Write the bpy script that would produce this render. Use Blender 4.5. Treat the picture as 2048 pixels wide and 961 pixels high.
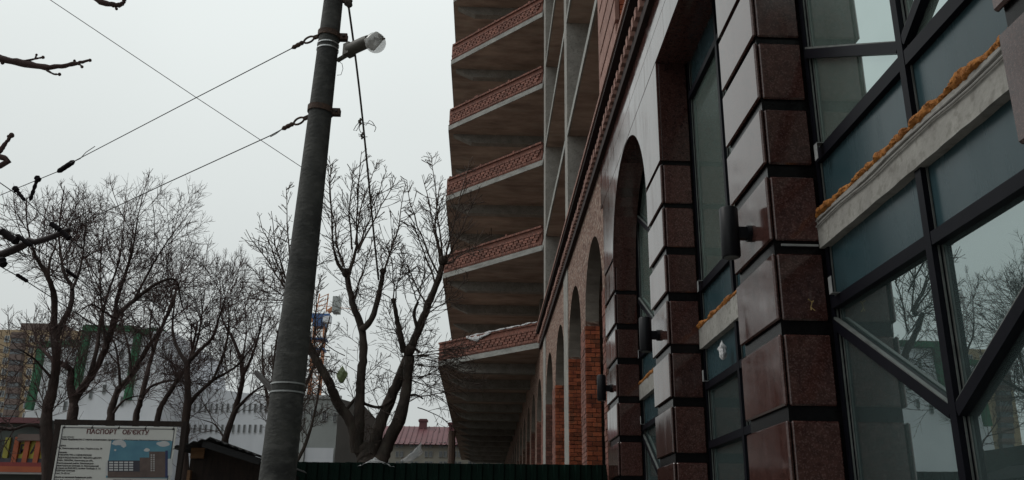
import bpy, bmesh, math, random
import numpy as np
from mathutils import Vector, noise

for o in list(bpy.data.objects): bpy.data.objects.remove(o)
S = bpy.context.scene
C = S.collection
RAD = math.radians

# ------------------------------------------------------------------ camera, sky, sun, exposure
FPX = 1752.08                                    # focal length in pixels of a 2048 px wide frame
YAW, PITCH, ROLL, EYE = RAD(1.7229), RAD(18.6085), RAD(0.7516), 1.6
fw = Vector((math.sin(YAW)*math.cos(PITCH), math.cos(YAW)*math.cos(PITCH), math.sin(PITCH)))
rt = Vector((math.cos(YAW), -math.sin(YAW), 0)); upv = rt.cross(fw)
cr, sr = math.cos(ROLL), math.sin(ROLL)
rt, upv = rt*cr+upv*sr, upv*cr-rt*sr
cam_d = bpy.data.cameras.new('camera'); cam = bpy.data.objects.new('camera', cam_d); C.objects.link(cam)
cam_d.sensor_width = 36; cam_d.lens = FPX/2048*36; cam_d.clip_end = 3000; cam_d.clip_start = 0.05
from mathutils import Matrix
cam.matrix_world = Matrix(((rt.x, upv.x, -fw.x, 0), (rt.y, upv.y, -fw.y, 0), (rt.z, upv.z, -fw.z, EYE), (0, 0, 0, 1)))
S.camera = cam

SUN_EL, SUN_AZ = RAD(48), RAD(282)
W = bpy.data.worlds.new('World'); S.world = W; W.use_nodes = True
n = W.node_tree.nodes; l = W.node_tree.links
for x in list(n): n.remove(x)
out = n.new('ShaderNodeOutputWorld'); bg = n.new('ShaderNodeBackground'); sky = n.new('ShaderNodeTexSky')
sky.sky_type = 'NISHITA'; sky.sun_disc = False; sky.sun_elevation = SUN_EL; sky.sun_rotation = SUN_AZ
sky.dust_density = 6; sky.air_density = 1.5
hs = n.new('ShaderNodeHueSaturation'); hs.inputs['Saturation'].default_value = .1
tc = n.new('ShaderNodeTexCoord'); sp = n.new('ShaderNodeSeparateXYZ'); l.new(tc.outputs['Generated'], sp.inputs[0])
mr = n.new('ShaderNodeMapRange'); mr.inputs['From Min'].default_value = 0; mr.inputs['From Max'].default_value = .6
mr.inputs['To Min'].default_value = 5.5; mr.inputs['To Max'].default_value = 9.3; l.new(sp.outputs['Z'], mr.inputs['Value'])
cl = n.new('ShaderNodeTexNoise'); cl.inputs['Scale'].default_value = 2.2; cl.inputs['Detail'].default_value = 3; l.new(tc.outputs['Generated'], cl.inputs['Vector'])
cm = n.new('ShaderNodeMapRange'); cm.inputs['To Min'].default_value = .92; cm.inputs['To Max'].default_value = 1.07; l.new(cl.outputs['Fac'], cm.inputs['Value'])
mu = n.new('ShaderNodeMath'); mu.operation = 'MULTIPLY'; l.new(mr.outputs[0], mu.inputs[0]); l.new(cm.outputs[0], mu.inputs[1])
vm = n.new('ShaderNodeVectorMath'); vm.operation = 'SCALE'; vm.inputs[0].default_value = (.94, 1.0, .99); l.new(mu.outputs[0], vm.inputs['Scale'])
mx = n.new('ShaderNodeMix'); mx.data_type = 'RGBA'; mx.inputs['Factor'].default_value = .93      # thick overcast over the clear sky
l.new(sky.outputs[0], hs.inputs['Color']); l.new(hs.outputs[0], mx.inputs['A']); l.new(vm.outputs[0], mx.inputs['B'])
l.new(mx.outputs['Result'], bg.inputs['Color']); bg.inputs['Strength'].default_value = .1
l.new(bg.outputs[0], out.inputs['Surface'])
sd = bpy.data.lights.new('sun', 'SUN'); sd.energy = .8; sd.angle = RAD(25); sd.color = (1, .97, .93)
so = bpy.data.objects.new('sun', sd); C.objects.link(so)
sdir = Vector((math.sin(SUN_AZ)*math.cos(SUN_EL), math.cos(SUN_AZ)*math.cos(SUN_EL), math.sin(SUN_EL)))
so.rotation_euler = sdir.to_track_quat('Z', 'Y').to_euler(); so.location = sdir*60
S.view_settings.view_transform = 'Standard'; S.view_settings.look = 'None'; S.view_settings.gamma = 1
S.view_settings.exposure = 0; S.view_settings.use_curve_mapping = False

# ------------------------------------------------------------------ survey helpers: a sight line through a pixel meets a known plane
def ray(x, y): return fw + rt*((x-1024)/FPX) - upv*((y-480.5)/FPX)
def onY(x, y, Y): d = ray(x, y); return d*(Y/d.y) + Vector((0, 0, EYE))
def onX(x, y, X): d = ray(x, y); return d*(X/d.x) + Vector((0, 0, EYE))

# ------------------------------------------------------------------ materials
MT = {}
def mat(name, c1, c2=None, scale=4, rough=.8, bump=.15, bscale=40, ior=1.45, stretch=(1, 1, 1), rnd=0, coat=0, metal=0, lo=.35, hi=.65, c3=None, s3=30, f3=.5, rv=0):
    m = bpy.data.materials.new(name); m.use_nodes = True; MT[name] = m
    nt = m.node_tree; N = nt.nodes; L = nt.links; b = N['Principled BSDF']
    g = N.new('ShaderNodeNewGeometry'); mp = N.new('ShaderNodeMapping'); mp.inputs['Scale'].default_value = stretch
    L.new(g.outputs['Position'], mp.inputs['Vector'])
    c2 = c2 or tuple(v*.7 for v in c1)
    nz = N.new('ShaderNodeTexNoise'); nz.inputs['Scale'].default_value = scale; nz.inputs['Detail'].default_value = 7; nz.inputs['Roughness'].default_value = .62
    L.new(mp.outputs[0], nz.inputs['Vector'])
    ra = N.new('ShaderNodeMapRange'); ra.inputs['From Min'].default_value = lo; ra.inputs['From Max'].default_value = hi; L.new(nz.outputs['Fac'], ra.inputs['Value'])
    mi = N.new('ShaderNodeMix'); mi.data_type = 'RGBA'; mi.inputs['A'].default_value = (*c2, 1); mi.inputs['B'].default_value = (*c1, 1)
    L.new(ra.outputs[0], mi.inputs['Factor']); col = mi.outputs['Result']
    if c3:
        n3 = N.new('ShaderNodeTexNoise'); n3.inputs['Scale'].default_value = s3; n3.inputs['Detail'].default_value = 4; L.new(mp.outputs[0], n3.inputs['Vector'])
        r3 = N.new('ShaderNodeMapRange'); r3.inputs['From Min'].default_value = .52; r3.inputs['From Max'].default_value = .66; r3.inputs['To Max'].default_value = f3; L.new(n3.outputs['Fac'], r3.inputs['Value'])
        m3 = N.new('ShaderNodeMix'); m3.data_type = 'RGBA'; m3.inputs['B'].default_value = (*c3, 1); L.new(col, m3.inputs['A']); L.new(r3.outputs[0], m3.inputs['Factor']); col = m3.outputs['Result']
    if rnd:
        oi = N.new('ShaderNodeObjectInfo'); rr = N.new('ShaderNodeMapRange'); rr.inputs['To Min'].default_value = 1-rnd; rr.inputs['To Max'].default_value = 1+rnd
        ad = N.new('ShaderNodeMath'); ad.operation = 'ADD'; L.new(oi.outputs['Random'], ad.inputs[0]); L.new(g.outputs['Random Per Island'], ad.inputs[1])
        fr = N.new('ShaderNodeMath'); fr.operation = 'FRACT'; L.new(ad.outputs[0], fr.inputs[0]); L.new(fr.outputs[0], rr.inputs['Value']); vs = N.new('ShaderNodeVectorMath'); vs.operation = 'SCALE'
        L.new(col, vs.inputs[0]); L.new(rr.outputs[0], vs.inputs['Scale']); col = vs.outputs[0]
    L.new(col, b.inputs['Base Color'])
    b.inputs['Roughness'].default_value = rough; b.inputs['IOR'].default_value = ior; b.inputs['Metallic'].default_value = metal
    if rv:
        m2 = N.new('ShaderNodeMapping'); m2.inputs['Scale'].default_value = (1, 1, .16); L.new(g.outputs['Position'], m2.inputs['Vector'])
        n2 = N.new('ShaderNodeTexNoise'); n2.inputs['Scale'].default_value = 5; n2.inputs['Detail'].default_value = 8; n2.inputs['Roughness'].default_value = .7; L.new(m2.outputs[0], n2.inputs['Vector'])
        r2 = N.new('ShaderNodeMapRange'); r2.inputs['From Min'].default_value = .35; r2.inputs['From Max'].default_value = .7; r2.inputs['To Min'].default_value = rough; r2.inputs['To Max'].default_value = rough+rv
        L.new(n2.outputs['Fac'], r2.inputs['Value']); L.new(r2.outputs[0], b.inputs['Roughness'])
    if coat: b.inputs['Coat Weight'].default_value = coat; b.inputs['Coat Roughness'].default_value = .03
    if bump:
        nb = N.new('ShaderNodeTexNoise'); nb.inputs['Scale'].default_value = bscale; nb.inputs['Detail'].default_value = 5; L.new(mp.outputs[0], nb.inputs['Vector'])
        bp = N.new('ShaderNodeBump'); bp.inputs['Strength'].default_value = bump; bp.inputs['Distance'].default_value = .02
        L.new(nb.outputs['Fac'], bp.inputs['Height']); L.new(bp.outputs[0], b.inputs['Normal'])
    return m
mat('granite', (.07, .03, .025), (.036, .015, .013), 22, rough=.05, rv=.13, bump=.012, bscale=3, ior=1.6, rnd=.28, c3=(.16, .095, .085), s3=75, f3=.45)
mat('granite_dark', (.008, .007, .0075), (.005, .0045, .005), 30, rough=.25, bump=0, ior=1.27)
mat('concrete', (.31, .30, .275), (.21, .20, .185), 2.5, rough=.9, bump=.35, bscale=25, c3=(.1, .09, .075), s3=16, f3=.4)
mat('concrete_dark', (.27, .235, .2), (.16, .135, .115), 1.4, rough=.92, bump=.3, bscale=12, stretch=(1, 1, 2), c3=(.22, .2, .18), s3=3, f3=.35)
mat('soffit_board', (.47, .365, .305), (.24, .178, .148), 1.1, rough=.9, bump=.3, bscale=9, stretch=(.6, 1.5, 1), c3=(.38, .33, .28), s3=2, f3=.5)
mat('slab_edge', (.33, .33, .31), (.2, .2, .19), 1.6, rough=.85, bump=.25, bscale=30, stretch=(1, 1, 3), c3=(.14, .12, .1), s3=6, f3=.4)
mat('brick_red', (.46, .125, .05), (.24, .06, .032), 5, rough=.85, bump=.5, bscale=60, rnd=.45, c3=(.07, .045, .036), s3=5, f3=.6)
mat('brick_brown', (.225, .092, .067), (.14, .057, .043), 6, rough=.85, bump=.3, bscale=50, rnd=.3, c3=(.26, .2, .17), s3=14, f3=.25)
mat('brick_face', (.25, .15, .11), (.1, .05, .038), 4, rough=.92, bump=1, bscale=11, stretch=(1, 1, 2.2), c3=(.36, .31, .26), s3=8, f3=.75)
mat('mortar', (.07, .055, .05), (.045, .036, .032), 10, rough=.95, bump=.5, bscale=40)
mat('brick_pink', (.33, .19, .155), (.22, .115, .095), 5, rough=.9, bump=.3, bscale=30, rnd=.12)
mat('frame_dark', (.007, .007, .0105), (.005, .005, .008), 5, rough=.42, bump=0, ior=1.17)
mat('panel_blue', (.031, .06, .07), (.025, .05, .059), 1.4, rough=.2, rv=.12, bump=.012, bscale=4, ior=1.38)
mat('gasket_grey', (.13, .14, .135), (.07, .075, .07), 8, rough=.5, bump=0)
mat('aluminium', (.42, .43, .43), (.3, .31, .31), 12, rough=.45, bump=.05, metal=.5)
mat('foam', (.40, .15, .022), (.2, .065, .01), 14, rough=.8, bump=1, bscale=55, c3=(.5, .2, .04), s3=25, f3=.5)
mat('cable_grey', (.3, .29, .27), (.2, .19, .18), 20, rough=.7, bump=0)
mat('room_pale', (.5, .53, .5), (.4, .43, .41), 1, rough=.9, bump=0)
mat('brick_shaded', (.035, .02, .018), (.022, .013, .012), 8, rough=.9, bump=.2)  # dark bands carry the shade of the cornice undersides in their colour
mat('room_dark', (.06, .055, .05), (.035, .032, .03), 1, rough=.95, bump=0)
mat('pole_concrete', (.075, .075, .07), (.02, .021, .021), 2.6, rough=.85, bump=.5, bscale=22, stretch=(1, 1, 1.8), lo=.3, hi=.7, c3=(.12, .12, .113), s3=9, f3=.35)
mat('steel_dark', (.05, .045, .042), (.03, .026, .025), 14, rough=.6, bump=.1, metal=.3)
mat('rust', (.095, .055, .038), (.04, .026, .021), 25, rough=.85, bump=.5, bscale=80)
mat('zinc', (.55, .56, .56), (.4, .41, .41), 10, rough=.35, metal=.7, bump=0)
mat('black_rubber', (.012, .009, .011), (.008, .006, .008), 12, rough=.75, bump=.1, ior=1.2)
mat('tube_paint', (.03, .017, .017), (.018, .011, .012), 9, rough=.7, bump=.2)
mat('wire', (.03, .028, .03), None, 10, rough=.5, bump=0)
mat('rope', (.10, .085, .07), (.05, .042, .036), 90, rough=.95, bump=.6, bscale=200)
mat('lamp_body', (.075, .07, .055), (.05, .046, .036), 10, rough=.55, bump=.1)
mat('lamp_black', (.007, .007, .009), (.005, .005, .007), 10, rough=.4, bump=.02, ior=1.3)
mat('bark', (.07, .053, .043), (.026, .02, .017), 6, rough=.95, bump=1, bscale=30, stretch=(1, 1, .35), c3=(.075, .07, .055), s3=9, f3=.4)
mat('bark_red', (.065, .043, .037), (.026, .018, .016), 6, rough=.95, bump=1, bscale=30, stretch=(1, 1, .35))
mat('twig', (.085, .06, .048), (.05, .034, .028), 6, rough=.9, bump=0)
mat('twig_red', (.085, .05, .045), (.045, .027, .026), 6, rough=.9, bump=0)
mat('fence_green', (.0055, .017, .0125), (.0038, .0115, .0088), 2.5, rough=.6, ior=1.15, bump=.02, bscale=8, c3=(.007, .015, .012), s3=5, f3=.35)
mat('film', (.55, .56, .57), (.4, .41, .42), 6, rough=.3, bump=.4, bscale=20)
mat('cloth_white', (.6, .6, .61), (.42, .42, .43), 5, rough=.8, bump=.5, bscale=18)
mat('bag_green', (.22, .27, .13), (.14, .18, .08), 14, rough=.4, bump=.5, bscale=40)
mat('asphalt', (.09, .09, .088), (.06, .06, .06), 2, rough=.85, bump=.4, bscale=80)
mat('paving', (.3, .29, .27), (.2, .19, .18), 2, rough=.85, bump=.3, bscale=30)
mat('soil', (.2, .18, .15), (.13, .115, .095), 2, rough=.95, bump=.6, bscale=15)
mat('mud', (.055, .045, .036), (.035, .028, .022), 1.2, rough=.8, bump=.6, bscale=8)
mat('kerb_stone', (.25, .25, .24), (.17, .17, .16), 5, rough=.85, bump=.3)
mat('banner', (.6, .6, .57), (.54, .54, .515), 2, rough=.55, bump=.08, bscale=6)
mat('ink_dark', (.035, .03, .035), (.03, .026, .03), 9, rough=.7, bump=0)
mat('ink_maroon', (.11, .018, .02), (.09, .014, .016), 9, rough=.7, bump=0)
mat('print_sky', (.06, .17, .25), (.1, .25, .32), 3, rough=.6, bump=0)
mat('print_white', (.5, .5, .5), (.42, .44, .46), 9, rough=.6, bump=0)
mat('print_brown', (.12, .085, .075), (.08, .055, .05), 9, rough=.6, bump=0)
mat('print_dark', (.045, .045, .06), (.03, .03, .045), 9, rough=.6, bump=0)
mat('print_navy', (.03, .04, .12), None, 9, rough=.6, bump=0)
mat('wood_dark', (.028, .018, .014), (.014, .009, .008), 4, rough=.9, bump=.3, stretch=(6, 6, 1))
mat('wood_tan', (.2, .105, .05), (.13, .066, .032), 5, rough=.8, bump=.2, stretch=(1, 1, 8))
mat('roof_dark', (.012, .012, .013), (.008, .008, .009), 4, rough=.8, bump=.2)
mat('render_white', (.66, .68, .72), (.56, .58, .62), .4, rough=.9, bump=.05, bscale=4, stretch=(1, 1, .4))
mat('render_grey', (.33, .35, .345), (.28, .30, .295), .5, rough=.9, bump=.05, bscale=4)
mat('trim_green', (.03, .13, .062), (.022, .1, .05), .8, rough=.7, bump=0)
mat('wall_beige', (.36, .275, .18), (.3, .225, .145), .5, rough=.9, bump=.05, bscale=6)
mat('wall_brown', (.15, .115, .105), (.115, .086, .078), .6, rough=.9, bump=.05, bscale=6)
mat('glass_far', (.13, .145, .155), (.08, .09, .1), .7, rough=.15, bump=0)
mat('white_trim', (.42, .43, .43), (.36, .37, .37), .5, rough=.7, bump=0)
mat('roof_maroon', (.15, .055, .062), (.115, .04, .047), .8, rough=.6, bump=.1, bscale=4)
mat('wall_cream', (.36, .34, .29), (.3, .285, .245), .4, rough=.9, bump=.03)
mat('crane_orange', (.55, .24, .12), (.45, .19, .09), 1, rough=.6, bump=0)
mat('crane_blue', (.05, .12, .28), (.04, .09, .22), 1, rough=.6, bump=0)
mat('shop_yellow', (.34, .31, .05), (.22, .2, .03), 2, rough=.6, bump=0)
mat('shop_red', (.22, .032, .028), (.15, .022, .022), 2, rough=.6, bump=0)
mat('shop_grey', (.075, .09, .085), (.06, .07, .066), 1, rough=.7, bump=0)
mat('shop_orange', (.34, .085, .032), (.27, .065, .025), 2, rough=.6, bump=0)
mat('leaf_dry', (.35, .24, .09), (.25, .16, .06), 40, rough=.8, bump=0)

def glass_mat(name, tint, refl, ior, veil=0, dcol=(.2, .27, .24)):
    m = bpy.data.materials.new(name); m.use_nodes = True; MT[name] = m
    N = m.node_tree.nodes; L = m.node_tree.links; N.remove(N['Principled BSDF']); o = N['Material Output']
    t = N.new('ShaderNodeBsdfTransparent'); t.inputs['Color'].default_value = (*tint, 1)
    g = N.new('ShaderNodeBsdfGlossy'); g.inputs['Roughness'].default_value = .006; g.inputs['Color'].default_value = (.75, .865, .855, 1)
    ge = N.new('ShaderNodeNewGeometry'); nz = N.new('ShaderNodeTexNoise'); nz.inputs['Scale'].default_value = 1.1; nz.inputs['Detail'].default_value = 1; L.new(ge.outputs['Position'], nz.inputs['Vector'])
    bp = N.new('ShaderNodeBump'); bp.inputs['Strength'].default_value = .03; bp.inputs['Distance'].default_value = .05; L.new(nz.outputs['Fac'], bp.inputs['Height']); L.new(bp.outputs[0], g.inputs['Normal'])
    f = N.new('ShaderNodeFresnel'); f.inputs['IOR'].default_value = ior
    r = N.new('ShaderNodeMapRange'); r.inputs['To Min'].default_value = refl; L.new(f.outputs[0], r.inputs['Value'])
    mx = N.new('ShaderNodeMixShader'); L.new(r.outputs[0], mx.inputs[0]); L.new(t.outputs[0], mx.inputs[1]); L.new(g.outputs[0], mx.inputs[2]); res = mx.outputs[0]
    if veil:  # pale diffuse veil mixed in, lifting the panes like haze
        d = N.new('ShaderNodeBsdfDiffuse'); d.inputs['Color'].default_value = (*dcol, 1); md = N.new('ShaderNodeMixShader')
        n2 = N.new('ShaderNodeTexNoise'); n2.inputs['Scale'].default_value = 2.3; n2.inputs['Detail'].default_value = 6; L.new(ge.outputs['Position'], n2.inputs['Vector'])
        r2 = N.new('ShaderNodeMapRange'); r2.inputs['To Min'].default_value = veil*.7; r2.inputs['To Max'].default_value = veil*1.3; L.new(n2.outputs['Fac'], r2.inputs['Value'])
        L.new(r2.outputs[0], md.inputs[0]); L.new(res, md.inputs[1]); L.new(d.outputs[0], md.inputs[2]); res = md.outputs[0]
    L.new(res, o.inputs['Surface'])
glass_mat('glass_veiled', (.52, .70, .68), .68, 1.6, .24, (.24, .31, .28))  # upper panes: veil colour stands in for the brighter interior
glass_mat('glass_coated', (.52, .70, .68), .45, 1.6, .13, (.2, .27, .27))
def milky(name, col, clear, gloss):                                # thin milky plastic: part clear, part scattering, a little gloss
    m = bpy.data.materials.new(name); m.use_nodes = True; MT[name] = m
    N = m.node_tree.nodes; L = m.node_tree.links; N.remove(N['Principled BSDF']); o = N['Material Output']
    t = N.new('ShaderNodeBsdfTransparent'); d = N.new('ShaderNodeBsdfDiffuse'); d.inputs['Color'].default_value = (*col, 1); r = N.new('ShaderNodeBsdfTranslucent'); r.inputs['Color'].default_value = (*col, 1)
    ge = N.new('ShaderNodeNewGeometry'); nz = N.new('ShaderNodeTexNoise'); nz.inputs['Scale'].default_value = 9; L.new(ge.outputs['Position'], nz.inputs['Vector'])
    ma = N.new('ShaderNodeMapRange'); ma.inputs['To Min'].default_value = clear-.2; ma.inputs['To Max'].default_value = clear+.2; L.new(nz.outputs['Fac'], ma.inputs['Value'])
    g = N.new('ShaderNodeBsdfGlossy'); g.inputs['Roughness'].default_value = .1
    a = N.new('ShaderNodeMixShader'); a.inputs[0].default_value = .5; L.new(d.outputs[0], a.inputs[1]); L.new(r.outputs[0], a.inputs[2])
    b = N.new('ShaderNodeMixShader'); L.new(ma.outputs[0], b.inputs[0]); L.new(a.outputs[0], b.inputs[1]); L.new(t.outputs[0], b.inputs[2])
    c = N.new('ShaderNodeMixShader'); c.inputs[0].default_value = gloss; L.new(b.outputs[0], c.inputs[1]); L.new(g.outputs[0], c.inputs[2]); L.new(c.outputs[0], o.inputs['Surface'])
milky('glass_bowl', (.85, .85, .83), .6, .1)
milky('film_clear', (.7, .71, .72), .55, .06)


# ------------------------------------------------------------------ object helpers
def tag(o, label=None, cat=None, group=None, kind=None):
    for k, v in (('label', label), ('category', cat), ('group', group), ('kind', kind)):
        if v: o[k] = v
    return o
def thing(name, label, cat, loc=(0, 0, 0), group=None):
    o = bpy.data.objects.new(name, None); o.empty_display_size = .2; C.objects.link(o); o.location = loc
    return tag(o, label, cat, group)
def rootloc(p):
    v = Vector((0, 0, 0))
    while p: v += p.location; p = p.parent
    return v
def link(name, me, m, parent=None, loc=None):
    o = bpy.data.objects.new(name, me); C.objects.link(o); o.parent = parent
    if m and not me.materials: me.materials.append(MT[m])
    o.location = (Vector(loc) if loc is not None else Vector((0, 0, 0))) - (rootloc(parent) if loc is not None else Vector((0, 0, 0)))
    return o
class MB:
    def __init__(s): s.v = []; s.f = []
    def poly(s, pts): b = len(s.v); s.v += [tuple(p) for p in pts]; s.f.append(tuple(range(b, b+len(pts))))
    def box(s, x0, x1, y0, y1, z0, z1):
        b = len(s.v); s.v += [(x, y, z) for z in (z0, z1) for y in (y0, y1) for x in (x0, x1)]
        s.f += [tuple(b+i for i in q) for q in ((0, 2, 3, 1), (4, 5, 7, 6), (0, 1, 5, 4), (2, 6, 7, 3), (0, 4, 6, 2), (1, 3, 7, 5))]
        return s
    def prism(s, pts, z0, z1):                                    # plan outline (counter-clockwise), extruded up
        b = len(s.v); k = len(pts)
        s.v += [(p[0], p[1], z0) for p in pts]+[(p[0], p[1], z1) for p in pts]
        s.f.append(tuple(b+i for i in reversed(range(k)))); s.f.append(tuple(b+k+i for i in range(k)))
        for i in range(k): j = (i+1) % k; s.f.append((b+i, b+j, b+k+j, b+k+i))
        return s
    def prism_x(s, pts, x0, x1):                                  # (y,z) outline extruded along x
        b = len(s.v); k = len(pts)
        s.v += [(x0, p[0], p[1]) for p in pts]+[(x1, p[0], p[1]) for p in pts]
        s.f.append(tuple(b+i for i in reversed(range(k)))); s.f.append(tuple(b+k+i for i in range(k)))
        for i in range(k): j = (i+1) % k; s.f.append((b+i, b+j, b+k+j, b+k+i))
        return s
    def bar(s, a, b_, w, h=None, up=(0, 0, 1)):                   # square bar between two points
        a = Vector(a); b_ = Vector(b_); h = h or w; d = (b_-a).normalized(); u = Vector(up)
        if abs(d.dot(u)) > .98: u = Vector((1, 0, 0))
        r_ = d.cross(u).normalized(); q = r_.cross(d); k = len(s.v)
        for p in (a, b_):
            for sx, sz in ((-1, -1), (1, -1), (1, 1), (-1, 1)): s.v.append(tuple(p+r_*(sx*w/2)+q*(sz*h/2)))
        s.f += [tuple(k+i for i in f) for f in ((0, 1, 2, 3), (7, 6, 5, 4), (0, 4, 5, 1), (1, 5, 6, 2), (2, 6, 7, 3), (3, 7, 4, 0))]
        return s
    def tube(s, pts, rad, sides=10, cap=True):
        pts = [Vector(p) for p in pts]; k = len(pts)
        if not hasattr(rad, '__len__'): rad = [rad]*k
        b = len(s.v); ref = None
        for i, p in enumerate(pts):
            t = (pts[min(i+1, k-1)]-pts[max(i-1, 0)]).normalized()
            if ref is None: ref = Vector((0, 0, 1)) if abs(t.z) < .9 else Vector((1, 0, 0))
            u = t.cross(ref); u = u.normalized() if u.length > 1e-4 else Vector((1, 0, 0)); w = u.cross(t); ref = w
            for j in range(sides):
                a = 2*math.pi*j/sides; s.v.append(tuple(p+(u*math.cos(a)+w*math.sin(a))*rad[i]))
        for i in range(k-1):
            for j in range(sides):
                q = (j+1) % sides; s.f.append((b+i*sides+j, b+i*sides+q, b+(i+1)*sides+q, b+(i+1)*sides+j))
        if cap:
            s.f.append(tuple(b+j for j in reversed(range(sides)))); s.f.append(tuple(b+(k-1)*sides+j for j in range(sides)))
        return s
    def build(s, name, m, parent=None, smooth=False, kind=None, label=None, weld=False):
        off = rootloc(parent); me = bpy.data.meshes.new(name)
        me.from_pydata([(v[0]-off.x, v[1]-off.y, v[2]-off.z) for v in s.v], [], s.f); me.validate()
        bm = bmesh.new(); bm.from_mesh(me)
        if weld: bmesh.ops.remove_doubles(bm, verts=bm.verts, dist=1e-5)
        bmesh.ops.recalc_face_normals(bm, faces=bm.faces); bm.to_mesh(me); bm.free()
        if smooth:
            me.polygons.foreach_set('use_smooth', [True]*len(me.polygons)); me.set_sharp_from_angle(angle=RAD(40))
        return tag(link(name, me, m, parent), kind=kind, label=label)
class TB:                                                         # many tapered tubes, as arrays
    def __init__(s): s.V = []; s.F = []; s.n = 0
    def add(s, P, R, sides=3):
        P = np.asarray(P, float); R = np.asarray(R, float); k = len(P)
        T = np.empty_like(P); T[1:-1] = P[2:]-P[:-2]; T[0] = P[1]-P[0]; T[-1] = P[-1]-P[-2]
        T /= np.linalg.norm(T, axis=1)[:, None]+1e-9
        m_ = T.mean(0); ref = np.eye(3)[np.argmin(abs(m_))]
        U = np.cross(T, ref); U /= np.linalg.norm(U, axis=1)[:, None]+1e-9; Wv = np.cross(U, T)
        a = np.arange(sides)*2*np.pi/sides
        V = P[:, None]+R[:, None, None]*(U[:, None]*np.cos(a)[None, :, None]+Wv[:, None]*np.sin(a)[None, :, None])
        i = np.arange(k-1)[:, None]*sides; j = np.arange(sides)[None]; q = (j+1) % sides
        s.F.append((np.stack([i+j, i+q, i+q+sides, i+j+sides], -1)+s.n).reshape(-1, 4)); s.V.append(V.reshape(-1, 3)); s.n += k*sides
    def build(s, name, m, parent, smooth=True):
        off = np.array(rootloc(parent)); V = np.concatenate(s.V)-off; F = np.concatenate(s.F)
        me = bpy.data.meshes.new(name); me.vertices.add(len(V)); me.vertices.foreach_set('co', V.astype(np.float32).ravel())
        me.loops.add(F.size); me.loops.foreach_set('vertex_index', F.astype(np.int32).ravel())
        me.polygons.add(len(F)); me.polygons.foreach_set('loop_start', (np.arange(len(F))*4).astype(np.int32))
        me.polygons.foreach_set('use_smooth', [smooth]*len(F)); me.update(); me.validate()
        return link(name, me, m, parent)
_cb = {}
def chamfer_mesh(name, sx, sy, sz, b, m):                          # box with bevelled edges, shared between alike pieces
    k = (name, round(sx, 3), round(sy, 3), round(sz, 3), b, m)
    if k not in _cb:
        bm = bmesh.new(); bmesh.ops.create_cube(bm, size=1); bmesh.ops.scale(bm, vec=(sx, sy, sz), verts=bm.verts)
        bmesh.ops.bevel(bm, geom=list(bm.edges), offset=b, segments=1, affect='EDGES')
        me = bpy.data.meshes.new(name); bm.to_mesh(me); bm.free(); me.materials.append(MT[m]); _cb[k] = me
    return _cb[k]
def piece(name, x0, x1, y0, y1, z0, z1, m, parent, b=.006):
    return link(name, chamfer_mesh(name, x1-x0, y1-y0, z1-z0, b, m), None, parent, ((x0+x1)/2, (y0+y1)/2, (z0+z1)/2))

def lumpy_bag(c, rx, ry, rz, m, name, label, seed):               # a crumpled bag with a twisted neck
    k = MB(); c = Vector(c); NU, NV = 18, 16
    for i in range(NV+1):
        t_ = math.pi*i/NV; sr_, cz = math.sin(t_), math.cos(t_)
        for j in range(NU):
            a = 2*math.pi*j/NU; n_ = 1+.45*noise.noise((math.cos(a)*1.6+seed, math.sin(a)*1.6, cz*2))+.3*noise.noise((math.cos(a)*4+seed, math.sin(a)*4, cz*5))
            w_ = sr_*(1 if cz < .35 else max(.18, 1-(cz-.35)*1.35)); k.v.append(tuple(c+Vector((rx*w_*n_*math.cos(a), ry*w_*n_*math.sin(a), rz*cz*(1.12 if cz > .6 else 1)+.1*rz*(n_-1)))))
    for i in range(NV):
        for j in range(NU): q = (j+1) % NU; k.f.append((i*NU+j, i*NU+q, (i+1)*NU+q, (i+1)*NU+j))
    return tag(k.build(name, m, weld=True), label, 'bag')
# ------------------------------------------------------------------ ground
g = MB(); g.poly([(-1500, -600, 0), (1500, -600, 0), (1500, 2500, 0), (-1500, 2500, 0)]); tag(g.build('ground', 'soil'), kind='structure')
g = MB(); g.poly([(-12, 16, .006), (13.5, 16, .006), (13.5, 95, .006), (-12, 95, .006)]); tag(g.build('dark_site_ground', 'mud'), kind='structure')  # dark sheet added to cut ground bounce onto the overhang soffit
g = MB(); g.poly([(-14, -60, .004), (-7.2, -60, .004), (-7.2, 14, .004), (-14, 14, .004)]); tag(g.build('road', 'asphalt'), kind='structure')
g = MB(); g.box(-7.0, 2.2, -60, 15.6, -.1, .13); tag(g.build('pavement', 'paving'), kind='structure')
g = MB(); g.box(-7.2, -7.003, -60, 14, -.1, .15); tag(g.build('kerb', 'kerb_stone'), kind='structure')

# ------------------------------------------------------------------ the unfinished building
XF, XG = 2.2, 2.6                                                 # plane of the pillar fronts, plane of the glazing
B = thing('unfinished_building', 'unfinished brick and concrete building with granite pillars and stacked angled balconies', 'building', (XF+4, 20, 0))
rng = random.Random(7)

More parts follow.
